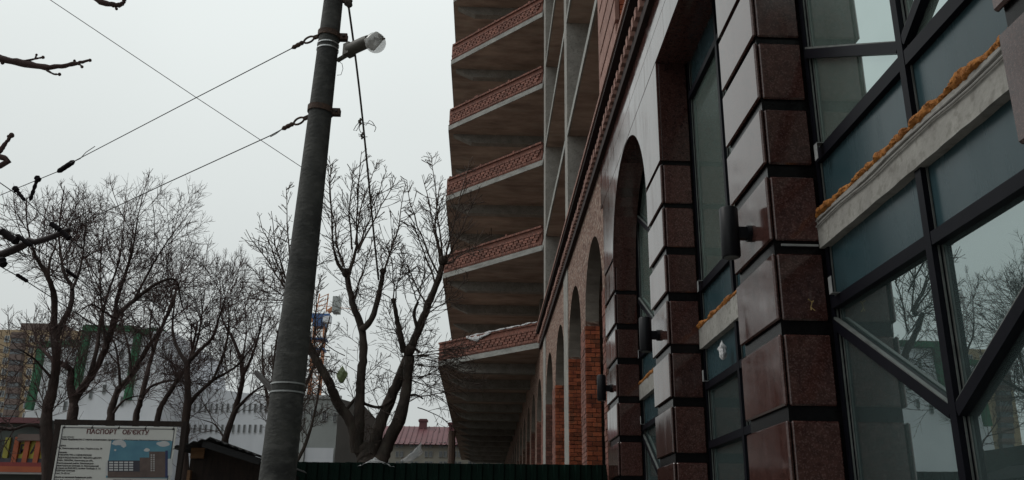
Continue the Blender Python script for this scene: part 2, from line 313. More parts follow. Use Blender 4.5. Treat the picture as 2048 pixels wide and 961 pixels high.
PIL = [(2.26, 3.26), (6.38, 7.38), (10.30, 11.28), (14.50, 15.62)]
STR = [(.55, .11), (1.21, .11), (1.87, .11), (2.524, .11), (3.164, .11), (3.80, .11), (4.445, .11), (5.03, .1), (5.615, .065), (6.2, .06)]   # block bottom edge, strip height below it
for (ya, yb) in PIL:
    p = MB(); p.box(XF+.035, 2.74, ya+.03, yb-.03, .13, 7.62); p = p.build('pillar', 'granite_dark', B)
    zs = [.13]
    for i, (zb, h) in enumerate(STR):
        z0 = STR[i-1][0] if i else .13; z1 = zb-h
        for (nm, x0, x1, y0, y1) in (('granite_block', XF, XF+.033, ya, yb), ('granite_block', XF+.043, XG, ya+.002, ya+.03), ('granite_block', XF+.043, XG, yb-.03, yb-.002)):
            piece(nm, x0, x1, y0, y1, z0, z1, 'granite', p, .012)
    for (x0, x1, y0, y1) in ((XF, XF+.033, ya, yb), (XF+.036, XG, ya, ya+.03), (XF+.036, XG, yb-.03, yb)):
        piece('granite_slab', x0, x1, y0, y1, 6.2, 7.62, 'granite', p, .003)

# smooth granite cladding above the openings
cl_ = MB(); cl_.box(XF+.035, 2.75, 1.5, 15.9, 7.66, 8.5); cl_ = cl_.build('cladding_backing', 'concrete_dark', B)
for (z0, z1, st) in ((7.635, 8.08, 1.37), (8.086, 8.5, 1.55)):
    y = 1.5
    while y < 15.9:
        y1 = min(y+st, 15.9); piece('granite_slab', XF, XF+.033, y+.002, y1-.002, z0, z1, 'granite', cl_, .003); y = y1
m_ = MB(); m_.box(XF+.01, XG+.2, 1.5, 15.88, 7.624, 7.634); m_.build('opening_soffit', 'granite', B)
# arched spandrels over the third bay
YA, YB = 11.28, 14.50; YC = (YA+YB)/2; RA = (YB-YA)/2; ZSP = 6.03
for s in (-1, 1):
    a = [(YC+s*RA*math.cos(t), ZSP+RA*.985*math.sin(t)) for t in [math.pi/2*i/14 for i in range(15)]]
    pts = a+[(YC+s*.002, 7.62), (YC+s*RA, 7.62)]
    m_ = MB(); m_.prism_x(pts if s > 0 else pts[::-1], XF, XF+.035); m_.build('granite_slab', 'granite', cl_)
m_ = MB()
for i in range(28):
    t0, t1 = math.pi*i/28, math.pi*(i+1)/28
    q = [(YC+RA*math.cos(t), ZSP+RA*.985*math.sin(t)) for t in (t0, t1)]
    m_.poly([(XF+.03, *q[0]), (XF+.03, *q[1]), (XG, *q[1]), (XG, *q[0])]); m_.poly([(XG-.02, *q[0]), (XG-.02, *q[1]), (XG-.02, q[1][0], 7.62), (XG-.02, q[0][0], 7.62)])
m_.build('arch_lining', 'granite', B, smooth=True)

# glazed bays
def bay(ya, yb, ztop, vlow, vups, extra, seed):
    r = random.Random(seed); ym = (ya+yb)/2; x0, x1 = XG, XG+.11
    w = MB(); w.box(x0+.02, x1, ya, ya+.06, .13, ztop); w.box(x0+.02, x1, yb-.06, yb, .13, ztop); w = w.build('window', 'frame_dark', B)
    for (z0, z1) in ((.13, 3.735), (3.995, ztop)):
        k = MB(); k.box(x0, x1, ym-.035, ym+.035, z0, z1); k.build('mullion', 'frame_dark', w)
        for y, s in ((ya+.06, 1), (ym-.035, -1), (ym+.035, 1), (yb-.06, -1)):
            k = MB()
            for q in (0, 2): k.box(x0+.035+q*.012, x0+.045+q*.012, min(y, y+s*(.008+.007*q)), max(y, y+s*(.008+.007*q)), z0+.02, z1)
            k.build('gasket', 'gasket_grey', w)
    trs = [(3.24, 3.32), (4.43, 4.53)]+extra
    for (z0, z1) in trs:
        for (a, b) in ((ya+.06, ym-.035), (ym+.035, yb-.06)):
            k = MB(); k.box(x0+.003, x1-.003, a, b, z0, z1); k.build('transom', 'frame_dark', w)
    for (a, b) in ((ya+.06, ym-.035), (ym+.035, yb-.06)):
        k = MB(); k.box(x0+.05, x0+.075, a, b, 4.0, 4.43); k.build('spandrel_panel', 'panel_blue', w)
        k = MB(); k.box(x0+.05, x0+.075, a, b, 3.32, 3.74); k.build('spandrel_panel', 'panel_blue', w)
        lows = sorted([t for t in extra if t[1] < 3]); hi = sorted([t for t in extra if t[0] > 5])
        zz = [.13]+[v for t in lows for v in t]+[3.24]
        spans = [(zz[i], zz[i+1]) for i in range(0, len(zz), 2)]
        zz = [4.53]+[v for t in hi for v in t]+[ztop]; spans += [(zz[i], zz[i+1]) for i in range(0, len(zz), 2)]
        for (z0, z1) in spans:
            k = MB(); k.box(x0+.06, x0+.07, a, b, z0, z1)
            k.build('spandrel_panel' if hi and z0 > 7 else 'pane', 'panel_blue' if hi and z0 > 7 else 'glass_veiled' if z0 > 4 else 'glass_coated', w)
    vs = list(vups)+([vlow] if vlow else [])
    for (zo, zm) in vs:
        for s, ye in ((-1, ya+.06), (1, yb-.06)):
            k = MB(); k.bar((x0+.045, ym+s*.036, zm), (x0+.045, ye, zo), .085, .075); k.build('diagonal_bar', 'frame_dark', w)
            k = MB(); k.bar((x0+.02, ym+s*.05, zm+.047), (x0+.02, ye-s*.01, zo+.047), .03, .018); k.build('gasket', 'gasket_grey', w)
    bm_ = MB(); yy = ya+.003; pts = []
    k = 34; zl = 3.735
    for i in range(k):                                             # ragged cast slab edge
        y0 = ya+.003+(yb-ya-.006)*i/k; y1 = ya+.003+(yb-ya-.006)*(i+1)/k; zb = 3.735+r.uniform(-.003, .003)
        bm_.prism_x([(y0, zl), (y1, zb), (y1, 3.985), (y0, 3.985)], x0-.02, x0+.05); zl = zb
    bm_.box(x0+.05, 6, ya, yb, 3.75, 3.98); bm_.build('floor_slab', 'concrete', w)
    k = MB(); N = int((yb-ya)/.009); sd_ = 14; off = r.uniform(0, 50)
    for i in range(N+1):
        y = ya+.008+(yb-ya-.016)*i/N; big = noise.noise((off, y*4.5, 0)); sq = .35 if abs(y-ym) < .05 else 1
        for j in range(sd_):
            a = 2*math.pi*j/sd_; ca, sa = math.cos(a), math.sin(a)
            rr = .029*sq*(1+.75*big+.6*noise.noise((off+ca*.8, y*17, sa*.8))+.35*noise.noise((ca*2+off, y*70, sa*2)))
            k.v.append((x0-.002+rr*ca*1.05, y, 4.01+.008*big+rr*sa*.95))
    for i in range(N):
        for j in range(sd_): q = (j+1) % sd_; k.f.append((i*sd_+j, i*sd_+q, (i+1)*sd_+q, (i+1)*sd_+j))
    k.build('foam_seal', 'foam', w, smooth=True)
    for ye, s in ((yb-.2, 1), (ya+.2, -1)):
        for z0, up in ((4.53, -1), (3.32, 1)):
            k = MB()
            k.box(x0-.05, x0-.046, ye-.03, ye+.03, *sorted((z0+.006, z0+up*.13))); k.box(x0-.05, x0+.03, ye-.03, ye+.03, z0+.001, z0+.006); k.build('bracket', 'aluminium', w)
    return w
bay(3.26, 6.38, 7.62, (3.12, 2.28), [(5.42, 4.6)], [(.95, 1.03)], 1)
bay(7.38, 10.30, 7.62, None, [], [(2.57, 2.65), (7.05, 7.13)], 2)
bay(11.28, 14.50, 7.6, (3.12, 2.28), [(5.42, 4.62), (6.95, 6.1)], [(.95, 1.03)], 3)
bay(-.86, 2.26, 7.62, (3.12, 2.28), [(5.42, 4.6)], [(.95, 1.03)], 4)

# brick wall with open arches: fronts, piers, reveals
ARC = [(16.05, 18.9), (19.8, 22.75), (24.0, 27.03), (28.12, 31.18)]
y = 32.6+.9
while y < 88: ARC.append((y, y+2.95)); y += 4.15
XR = 2.52; ZT = 8.62
wall = MB()
prev = 15.65
for i, (a, b) in enumerate(ARC):
    wall.box(XF+.02, XR, prev, a, 0, ZT)
    R_ = (b-a)/2; c = (a+b)/2; zs = 7.53-R_; lin = MB()
    arc = [(c+R_*math.cos(t), zs+R_*math.sin(t)) for t in [math.pi*j/22 for j in range(23)]]
    for j in range(22):
        (ya_, za), (yb_, zb) = arc[j], arc[j+1]
        wall.poly([(XF+.02, ya_, za), (XF+.02, yb_, zb), (XF+.02, yb_, ZT), (XF+.02, ya_, ZT)])
        lin.poly([(XF+.021, ya_, za), (XF+.021, yb_, zb), (XR, yb_, zb), (XR, ya_, za)])
    lin.build('arch_lining', 'concrete_dark', B, smooth=True); prev = b
wall.box(XF+.02, XR, prev, 90, 0, ZT)
wall = wall.build('brick_wall', 'brick_face', B)
for (a, b) in ((22.78, 23.95), (31.22, 32.45)):                    # cast columns standing in the wall
    k = MB(); k.box(XF, XR+.25, a, b, 0, ZT-.02); k.build('column', 'concrete', B)
# bricks of the arch reveals, the nearest ones singly
CR = .1
rest = MB()
for i, (a, b) in enumerate(ARC[:7]):
    bed = MB(); bed.box(XF+.03, XR+.02, b-.004, b+.03, 0, 6.0); bed = bed.build('brick_reveal', 'mortar', B)
    z = .2; row = 0
    while z < 5.95:
        sp_ = XF+.02+(.2 if row % 2 else .115)+rng.uniform(-.012, .012)
        for (x0, x1) in ((XF+.012, sp_-.006), (sp_+.006, XR+.012)):
            d = rng.uniform(.008, .024)
            if i < 3 and z > 2.0: piece('brick', x0, x1, b-d-.004, b+.03, z+.006, z+CR-.006, 'brick_red', bed, .004)
            else: rest.box(x0, x1, b-d-.004, b+.03, z+.006, z+CR-.006)
        z += CR; row += 1
# course edges on the pier fronts between the arches
for (a, b) in ((18.9, 19.8), (27.03, 28.12), (32.45, 33.5), (15.66, 16.05)):
    z = .2; row = 0
    while z < 5.95:
        y = a+.004; first = True
        while y < b-.02:
            ln = min((.125 if (first and row % 2) else .25), b-y-.002); first = False
            rest.box(XF+rng.uniform(-.004, .008), XF+.04, y, y+ln-.012, z+.006, z+CR-.006); y += ln
        z += CR; row += 1
rest.build('brickwork', 'brick_brown', B, kind='stuff')

# cornice: corbelled courses and dentils
YE = 33.9
def cornice_run(x0, x1, z0, z1, nm, m): k = MB(); k.box(x0, x1, 1.5, YE, z0, z1); return k.build(nm, m, B)
co = cornice_run(XF-.075, XF+.3, 8.51, 8.68, 'cornice', 'brick_shaded')
cornice_run(XF-.035, XF+.3, 8.683, 9.12, 'cornice_backing', 'brick_shaded')
cornice_run(XF-.17, XF+.3, 9.123, 9.2, 'cornice_course', 'brick_shaded')
cornice_run(XF-.2, XF+.32, 9.203, 9.28, 'cornice_course', 'brick_pink')
y = 1.5
while y < YE-.2:
    piece('dentil', XF-.13+rng.uniform(-.008, .008), XF-.03, y, y+.13, 8.69, 8.86+rng.uniform(-.01, .01), 'brick_pink', co, .005); y += .26
# concrete frame above
LEV = [8.64, 12.3, 15.98, 19.52, 23.0, 26.5]
TS = .22
for i, zb in enumerate(LEV):
    k = MB(); k.box(XF+.05, 14, 1.5, 90, zb, zb+TS); k = k.build('floor_slab', 'soffit_board', B)
    if i: e = MB(); e.box(XF-.0, XF+.047, 1.5, 33.2, zb-.003, zb+TS+.003); e.build('slab_edge', 'slab_edge', k)
    for y in [5.6+8.75*j for j in range(-0, 4)]+[37.9+4.15*j for j in range(13)]:
        q = MB()
        if y > 34:                                                 # cantilever beams with tapered ends
            q.prism_x([(y-.2, zb), (y+.2, zb), (y+.2, zb-.42), (y-.2, zb-.42)], -.85 if y > 37.5 else 1.9, 8)
            if y > 37.5:
                v = [(-1.7, y-.2, zb), (-1.7, y+.2, zb), (-1.7, y+.2, zb-.03), (-1.7, y-.2, zb-.03), (-.85, y-.2, zb), (-.85, y+.2, zb), (-.85, y+.2, zb-.42), (-.85, y-.2, zb-.42)]
                b0 = len(q.v); q.v += v; q.f += [tuple(b0+t for t in f) for f in ((0, 1, 2, 3), (0, 4, 5, 1), (1, 5, 6, 2), (2, 6, 7, 3), (3, 7, 4, 0))]
        else: q.box(XF+.3, 9, y-.25, y+.25, zb-.4, zb-.002)
        q.build('beam', 'concrete', k)
for y0, y1 in ((4.9, 5.7), (13.6, 14.4), (22.45, 23.2), (31.2, 32.1), (40.5, 41.3), (49, 49.8), (57.5, 58.3), (66, 66.8)):
    xo = 0 if y0 < 33 else .4
    for i in range(len(LEV)-1):
        k = MB(); k.box(XF+xo, XF+1.15+xo, y0, y1, LEV[i]+TS+.002, LEV[i+1]-.004); k.build('column', 'concrete', B)
k = MB(); k.box(3.5, 3.6, -1.8, 15.65, .1, 3.74); k.box(3.5, 3.6, -1.8, 15.65, 4.0, 8.6); k.build('inner_wall', 'room_pale', B)
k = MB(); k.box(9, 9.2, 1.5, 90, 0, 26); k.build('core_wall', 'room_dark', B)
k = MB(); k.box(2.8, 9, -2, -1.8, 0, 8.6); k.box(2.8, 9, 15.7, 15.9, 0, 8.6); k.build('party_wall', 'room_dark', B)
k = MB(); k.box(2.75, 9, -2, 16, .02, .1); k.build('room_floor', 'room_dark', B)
# balconies: angled parapets of patterned brick on slab noses
AX, AY, OX, OY = 2.2, 33.0, -1.9, 37.35
for i, zb in enumerate(LEV):
    dx = .12 if i == 0 else 0
    P0 = Vector((AX, AY+(1.2 if i == 0 else 0), 0)); P1 = Vector((OX-dx, OY+(1.3 if i == 0 else 0), 0))
    dv = (P1-P0).normalized(); nv = Vector((-dv.y, dv.x, 0)); nv = nv if nv.y < 0 else -nv; Ln = (P1-P0).length
    k = MB(); k.prism([P0.to_tuple()[:2], (XF+.049, P0.y), (XF+.049, 90), (P1.x, 90), P1.to_tuple()[:2]], zb-.001, zb+TS-.002); bal = k.build('balcony', 'soffit_board', B)
    def slabx(nm, m, t0, t1, n0, n1, z0, z1, par=bal, ret=True):    # a course along the angled front, with its return along the outer side
        k = MB(); a, b = P0+dv*t0, P0+dv*t1
        k.prism([(a+nv*n1).to_tuple()[:2], (b+nv*n1).to_tuple()[:2], (b+nv*n0).to_tuple()[:2], (a+nv*n0).to_tuple()[:2]], z0, z1)
        if ret: k.prism([(P1.x-n1, P1.y+.01), (P1.x-n0, P1.y+.01), (P1.x-n0, 90), (P1.x-n1, 90)], z0, z1)
        return k.build(nm, m, par)
    slabx('slab_nose', 'slab_edge', 0, Ln, 0, .03, zb+.003, zb+TS+.003)
    z0 = zb+TS
    bk = slabx('parapet', 'brick_brown', .0, Ln, -.25, 0, z0+.004, z0+.8)
    slabx('brick_course', 'brick_brown', 0, Ln+.02, 0, .035, z0+.02, z0+.05)
    hb = MB(); t = .01                                             # header courses below and above the pattern, and the coping
    while t < Ln-.1:
        for zz, hh, nn in ((z0+.06, .1, .05), (z0+.5, .07, .055), (z0+.75, .08, .07)):
            a, b = P0+dv*t, P0+dv*(t+.108); j = nn+rng.uniform(-.006, .006); h1 = hh
            if zz > z0+.7 and rng.random() < .06: h1 = hh+.07
            hb.prism([(a+nv*j).to_tuple()[:2], (b+nv*j).to_tuple()[:2], (b-nv*.05).to_tuple()[:2], (a-nv*.05).to_tuple()[:2]], zz, zz+h1)
        t += .12
    hb.build('header_bricks', 'brick_brown', bal, kind='stuff')
    me = chamfer_mesh('brick', .235, .09, .092, .004, 'brick_brown'); ang = math.atan2(dv.y, dv.x)
    for row in range(3):
        t = .12+row*-.1+.3
        while t < Ln-.1:
            p = P0+dv*t+nv*.01; o = link('brick', me, None, bal, (p.x, p.y, z0+.225+row*.102)); o.rotation_euler.z = ang; t += .3
# brick pier with raked joints above the cornice
pr = MB(); pr.box(XF+.06, XF+.5, 13.45, 15.55, 9.29, 26); pr = pr.build('brick_pier', 'brick_brown', B)
z = 9.3
while z < 16:
    piece('brick_band', XF-.02, XF+.059, 13.4, 15.6, z, z+.41, 'brick_pink', pr, .004); piece('brick_band', XF-.02, XF+.059, 15.38, 15.598, z+.412, z+.488, 'brick_pink', pr, .003); z += .49
z = 9.3; row = 0
while z < 14:
    x = XF+.07; first = True
    while x < XF+.48:
        ln = min(.125 if (first and row % 2) else .25, XF+.5-x); first = False
        piece('brick', x, x+ln-.01, 13.41+rng.uniform(-.01, .01), 13.47, z+.005, z+.093, 'brick_red', pr, .003); x += ln
    z += .1; row += 1

# ------------------------------------------------------------------ things on the building
for (y, lab) in ((6.85, 'black cylinder wall lamp on the nearest tall pillar, large, beside the blue-grey window'), (10.79, 'black cylinder wall lamp on the middle pillar, beside the arched window'), (15.02, 'small black cylinder wall lamp on the farthest granite pillar, by the brick arch')):
    t = thing('wall_lamp', lab, 'lamp', (XF, y, 3.8), 'wall lamps on the pillars'); x = 2.025
    k = MB(); k.tube([(x, y, 3.8), (x, y, 3.81), (x, y, 4.22), (x, y, 4.23)], [.072, .078, .078, .072], 24); k.build('lamp_body', 'lamp_black', t, smooth=True)
    k = MB(); k.tube([(x, y, 4.231), (x, y, 4.236)], .06, 20); k.tube([(x, y, 3.799), (x, y, 3.794)], .06, 20); k.build('lens', 'gasket_grey', t)
    k = MB(); k.bar((x+.07, y, 4.01), (2.165, y, 4.01), .07, .1); k.build('bracket', 'lamp_black', t)
    k = MB(); k.tube([(2.165, y, 4.01), (2.198, y, 4.01)], .07, 16); k.build('base_plate', 'lamp_black', t)
def cable(name, label, cat, pts, r, m, sides=6):
    k = MB(); k.tube(pts, r, sides); return tag(k.build(name, m, smooth=True), label, cat)
for j, lab in ((0, 'upper of the two grey cables lying along the concrete edge below the orange foam'), (1, 'lower of the two grey cables lying along the concrete edge below the orange foam')):
    pts = [(XG-.03-.004*j, 3.28+3.08*i/30, 3.945-.035*j+.008*math.sin(i*.5+j)+rng.uniform(-.003, .003)) for i in range(31)]
    cable('cable', lab, 'cable', pts, .0075, 'cable_grey')
lumpy_bag((2.55, 9.2, 3.5), .045, .045, .1, 'cloth_white', 'plastic_bag', 'small white knotted plastic bag hanging at the dark lower window behind the pillar', 3)
k = MB(); q = onY(1622, 615, 6.36); 
for (a, b) in (((0, 0), (.01, .045)), ((.01, .04), (-.02, .06)), ((0, 0), (.025, -.03)), ((.005, .02), (.02, .05)), ((.0, .0), (-.005, -.025))):
    k.bar(q+Vector((a[0], -.002, a[1])), q+Vector((b[0], -.012, b[1])), .008, .005)
tag(k.build('dry_leaf', 'leaf_dry'), 'tiny yellow dry leaf stuck to the side of the dark granite pillar', 'leaf')
k = MB(); k.bar((XF+.08, 6.372, 3.757), (XG-.03, 6.372, 3.757), .012, .016); tag(k.build('metal_strip', 'aluminium'), 'thin metal strip left in a joint on the side of the large granite pillar', 'strip')

# ------------------------------------------------------------------ green profiled fence across the site
FY = 15.75
t = thing('site_fence', 'dark green profiled metal fence closing off the building site', 'fence', (-4, FY, 0))
x = 2.185; i = 0
while x > -4.4:
    xa = x-1.14; k = MB(); q = x; h = 2.78-.006*i; prof = []
    while q > xa+.01:
        prof += [(q, 0), (q-.07, 0), (q-.095, -.035), (q-.165, -.035), (q-.19, 0)]; q -= .19
    for (a, b) in zip(prof[:-1], prof[1:]):
        k.poly([(a[0], FY+a[1], .15), (b[0], FY+b[1], .15), (b[0], FY+b[1], h), (a[0], FY+a[1], h)])
        k.poly([(a[0], FY+.012+a[1], .15), (b[0], FY+.012+b[1], .15), (b[0], FY+.012+b[1], h), (a[0], FY+.012+a[1], h)])
        k.poly([(a[0], FY+a[1], h), (b[0], FY+b[1], h), (b[0], FY+.012+b[1], h), (a[0], FY+.012+a[1], h)])
    k.build('fence_sheet', 'fence_green', t)
    k = MB(); k.box(x-.03, x+.03, FY+.06, FY+.12, 0, h-.1); k.build('post', 'steel_dark', t)
    x = xa; i += 1
k = MB(); k.box(-4.6, 2.18, FY+.02, FY+.058, 2.3, 2.36); k.build('rail', 'steel_dark', t)
k = MB(); k.box(-4.6, 2.18, FY+.02, FY+.058, .5, .56); k.build('rail', 'steel_dark', t)

def sheet(name, label, cat, m, grid, seed, amp=.03):              # crumpled thin film over a grid of points (rows of equal length), with thickness
    r = random.Random(seed); k = MB(); R_, Q = len(grid), len(grid[0])
    pts = [[Vector(p)+Vector((r.uniform(-amp, amp), r.uniform(-amp, amp), r.uniform(-amp, amp))) for p in row] for row in grid]
    for i in range(R_-1):
        for j in range(Q-1): k.poly([pts[i][j], pts[i][j+1], pts[i+1][j+1], pts[i+1][j]])
    o = k.build(name, m, smooth=True, weld=True)
    sdm = o.modifiers.new('s', 'SOLIDIFY'); sdm.thickness = .004
    return tag(o, label, cat)
def lerp2(c00, c01, c10, c11, a, b, sag=0):
    g_ = []
    for i in range(a+1):
        u = i/a; g_.append([(Vector(c00)*(1-u)+Vector(c10)*u)*(1-v)+(Vector(c01)*(1-u)+Vector(c11)*u)*v-Vector((0, 0, sag*4*v*(1-v))) for v in [j/b for j in range(b+1)]])
    return g_
g_ = []
for i in range(6):
    u = i/5; row = []
    for j in range(15):
        v = j/14; pk = max(0, 1-abs(v-.45)*2.1)
        row.append(Vector((onY(718, 925, FY).x+.62*v, FY-.08+.5*u, 2.70+.16*pk*(1-abs(u-.4)))))
    g_.append(row)
sheet('plastic_film', 'crumpled clear plastic film lying over the fence top at the tree', 'film', 'film_clear', g_, 3, .015)
sheet('film_strip', 'pale plastic film stretched slanting up to the right behind the fence', 'film', 'film_clear', lerp2(onY(800, 922, 17.2), onY(842, 885, 17.4), onY(815, 926, 17.2), onY(845, 905, 17.4), 4, 10, .03), 4, .012)

# ------------------------------------------------------------------ rolls of white sheeting on the lowest balcony
P0 = Vector((AX, AY+1.2, 0)); P1 = Vector((OX-.12, OY+1.3, 0)); dv = (P1-P0).normalized(); nv = Vector((dv.y, -dv.x, 0)); nv = nv if nv.y < 0 else -nv
ztop_ = LEV[0]+TS+.84; g_ = []; Ln = (P1-P0).length
for i in range(7):
    row = []
    for j in range(40):
        v = j/39; tt = Ln*(.02+.68*v); hang = .02+(.3*max(0, 1-abs(v-.83)/.22) if i > 3 else 0)
        n_ = -.12+.05*i; z_ = ztop_+.03*math.sin(j*.9+i)*.5+(.04 if i < 4 else 0)-(i-3)*.33*hang*(i > 3)
        row.append(P0+dv*tt+nv*min(n_, .085)+Vector((0, 0, z_)))
    g_.append(row)
sheet('white_sheeting', 'white plastic sheeting draped over the lowest brick balcony parapet', 'sheeting', 'cloth_white', g_, 5, .018)

# ------------------------------------------------------------------ round concrete pole with its clamps, and the street lamp on it
PY = 8.0
pb, pt = onY(554.5, 960, PY), onY(667, 0, PY)
ax = (pt-pb); ax /= ax.z
def pole_c(z): return pb+ax*(z-pb.z)
def pole_r(z): return .158+(z-pb.z)*(.099-.158)/(pt.z-pb.z)
pole = thing('utility_pole', 'tall dark round tapering concrete pole in front of the bare trees', 'pole', pole_c(.13))
k = MB(); zz = [.1+.5*i for i in range(17)]; k.tube([pole_c(z) for z in zz], [pole_r(z) for z in zz], 40); k.build('shaft', 'pole_concrete', pole, smooth=True)
def zpole(py): a, b = pb.z, pt.z; return a+(b-a)*(960-py)/960*1.0
def zof(px_, py_): return onY(px_, py_, PY).z
def ring(z, h, th, m, nm, par=pole, tilt=0):
    k = MB(); c = pole_c(z); r_ = pole_r(z)+.003; N = 36
    for i in range(N):
        a0, a1 = 2*math.pi*i/N, 2*math.pi*(i+1)/N; v = []
        for a in (a0, a1):
            for rr, dz in ((r_, -h/2), (r_+th, -h/2), (r_+th, h/2), (r_, h/2)):
                v.append((c.x+rr*math.cos(a), c.y+rr*math.sin(a), c.z+dz+tilt*math.cos(a)))
        b0 = len(k.v); k.v += v; k.f += [tuple(b0+q for q in f) for f in ((0, 1, 5, 4), (1, 2, 6, 5), (2, 3, 7, 6), (3, 0, 4, 7))]
    return k.build(nm, m, par, smooth=True)
for (py_, m, tl) in ((72, 'rust', -.012), (222, 'rust', -.01)):
    z = zof(648, py_); c = ring(z, .06, .012, m, 'clamp', tilt=tl); ce = pole_c(z); r_ = pole_r(z)
    k = MB(); k.box(ce.x+r_, ce.x+r_+.085, ce.y-.03, ce.y-.005, z-.045, z+.02); k.box(ce.x+r_, ce.x+r_+.085, ce.y+.015, ce.y+.04, z-.045, z+.02); k.build('clamp_lug', 'rust', c)
    k = MB(); k.tube([(ce.x+r_+.05, ce.y-.06, z-.015), (ce.x+r_+.05, ce.y+.07, z-.015)], .012, 8); k.build('bolt', 'steel_dark', c)
for py_ in (91, 101, 770, 787):
    ring(zof(640 if py_ < 200 else 580, py_), .014, .004, 'zinc' if py_ < 200 else 'aluminium', 'strap')
k = MB(); a = onY(512, 745, PY+.25); b = onY(548, 785, PY+.02); k.bar(a, b, .04, .035); k.build('stub_bracket', 'steel_dark', pole)

lampr = thing('street_lamp', 'small old street lamp with clear round bowl reaching from the concrete pole', 'street lamp', onY(682, 120, PY))
a, b = onY(676, 121, PY-.02), onY(706, 103, PY-.16); k = MB(); k.tube([a, (a+b)/2, b], .024, 12); k.build('arm', 'lamp_body', lampr, smooth=True)
a, b = onY(693, 103, PY-.12), onY(738, 82, PY-.34); k = MB(); d = (b-a).normalized()
k.bar(a, a+d*(b-a).length*.25, .1, .125); k.build('gear_box', 'lamp_body', lampr)
k = MB(); k.tube([a+d*.03, a+d*.06, a+d*(b-a).length*.8, b], [.05, .064, .064, .058], 24); bd = k.build('lamp_body', 'lamp_body', lampr, smooth=True)
bc = onY(751, 86, PY-.42); k = MB(); R_ = .102; N = 18
k.tube([bc+d*(R_*math.sin(-math.pi/2+math.pi*i/N)) for i in range(N+1)], [max(.004, R_*math.cos(-math.pi/2+math.pi*i/N)) for i in range(N+1)], 36); k.build('bowl', 'glass_bowl', lampr, smooth=True)
k = MB(); k.tube([bc-d*.075, bc-d*.02, bc+d*.035, bc+d*.055], [.03, .034, .03, .01], 14); k.build('bulb', 'print_white', lampr, smooth=True)
k = MB(); k.tube([bc-d*.085+Vector((0, 0, .012)), bc+d*.03+Vector((0, 0, .05)), bc+d*.09+Vector((0, 0, .02))], [.075, .06, .02], 12); k.build('reflector', 'lamp_body', lampr, smooth=True)
k = MB(); k.bar(bc-d*.09-Vector((0, 0, .01)), bc+d*.135-Vector((0, 0, .0)), .012, .01); k.build('clip', 'rust', lampr)
pts = [onY(x_, y_, PY-.02) for x_, y_ in ((676, 122), (684, 128), (686, 138), (682, 150), (674, 151))]
cable('cable_tail', 'thin loose cable tail looping below the street lamp arm', 'cable', pts, .003, 'wire', 5)

# ------------------------------------------------------------------ wires, rope, overhead-line fittings
def span(name, label, cat, pix, r, m='wire', group=None, sides=5):
    return cable(name, label, cat, [onY(*p) for p in pix], r, m, sides)
def body(parent, nm, m, a, b, r, n_=7, knob=0):
    k = MB(); a, b = Vector(a), Vector(b); k.tube([a.lerp(b, i/(n_-1)) for i in range(n_)], [r*(.55 if i in (0, n_-1) else 1)*(1+knob*(i % 2)) for i in range(n_)], 9); return k.build(nm, m, parent, smooth=True)
def linkring(parent, a, b, w, r):
    a, b = Vector(a), Vector(b); d = (b-a); L_ = d.length; d.normalize(); u = d.cross(Vector((0, 1, 0))).normalized(); k = MB()
    pts = [a+d*(L_*(.5-.5*math.cos(t)))+u*(w*math.sin(t)) for t in [2*math.pi*i/16 for i in range(17)]]
    k.tube(pts, r, 7, cap=False); return k.build('link', 'rust', parent, smooth=True)
def anchored(label, p_at, t0, t1, t2, t3, far, insul):
    w = thing('span_wire', label, 'wire', onY(*p_at), 'span wires anchored to the pole')
    k = MB(); a, b = onY(*p_at), onY(*t0); k.bar(a, b, .03, .035); k.build('strap_end', 'rust', w)
    linkring(w, onY(*t0), onY(*t1), .032, .011); body(w, 'turnbuckle', 'rust', onY(*t1), onY(*t2), .02, 7, .25)
    k = MB(); k.tube([onY(*t2)]+[onY(*f) for f in far], .0055, 6); k.build('wire', 'wire', w, smooth=True)
    if insul: body(w, 'insulator', 'black_rubber', onY(*insul[0]), onY(*insul[1]), .032, 9, .08)
    return w
w = anchored('upper thin span wire with turnbuckle running left from the concrete pole', (640, 72, PY), (628, 76, PY), (608, 84, 8.06), (584, 97, 8.1), None, [(390, 197, 9.1), (148, 323, 10.5), (117, 343, 10.7), (0, 391, 11.5)], ((148, 323, 10.5), (116, 344, 10.7)))
k = MB(); k.tube([onY(140, 327, 10.5), onY(160, 318, 10.4), (onY(172, 305, 10.4)), onY(190, 293, 10.4)], .005, 5); k.build('loose_end', 'wire', w)
w = anchored('lower thin span wire with turnbuckle running left from the concrete pole', (622, 232, PY), (608, 238, PY), (588, 247, 8.06), (564, 259, 8.1), None, [(540, 272, 8.3), (330, 368, 9.2), (142, 456, 10.2)], None)
k = MB(); k.tube([onY(564, 259, 8.1), onY(552, 268, 8.2), onY(541, 274, 8.25)], .005, 5); k.build('loose_end', 'wire', w)
span('overhead_wire', 'thin overhead wire sloping down to the right behind the concrete pole', 'wire', ((60, -30, 14), (100, 0, 14), (390, 194, 15.5), (640, 359, 17)), .007)
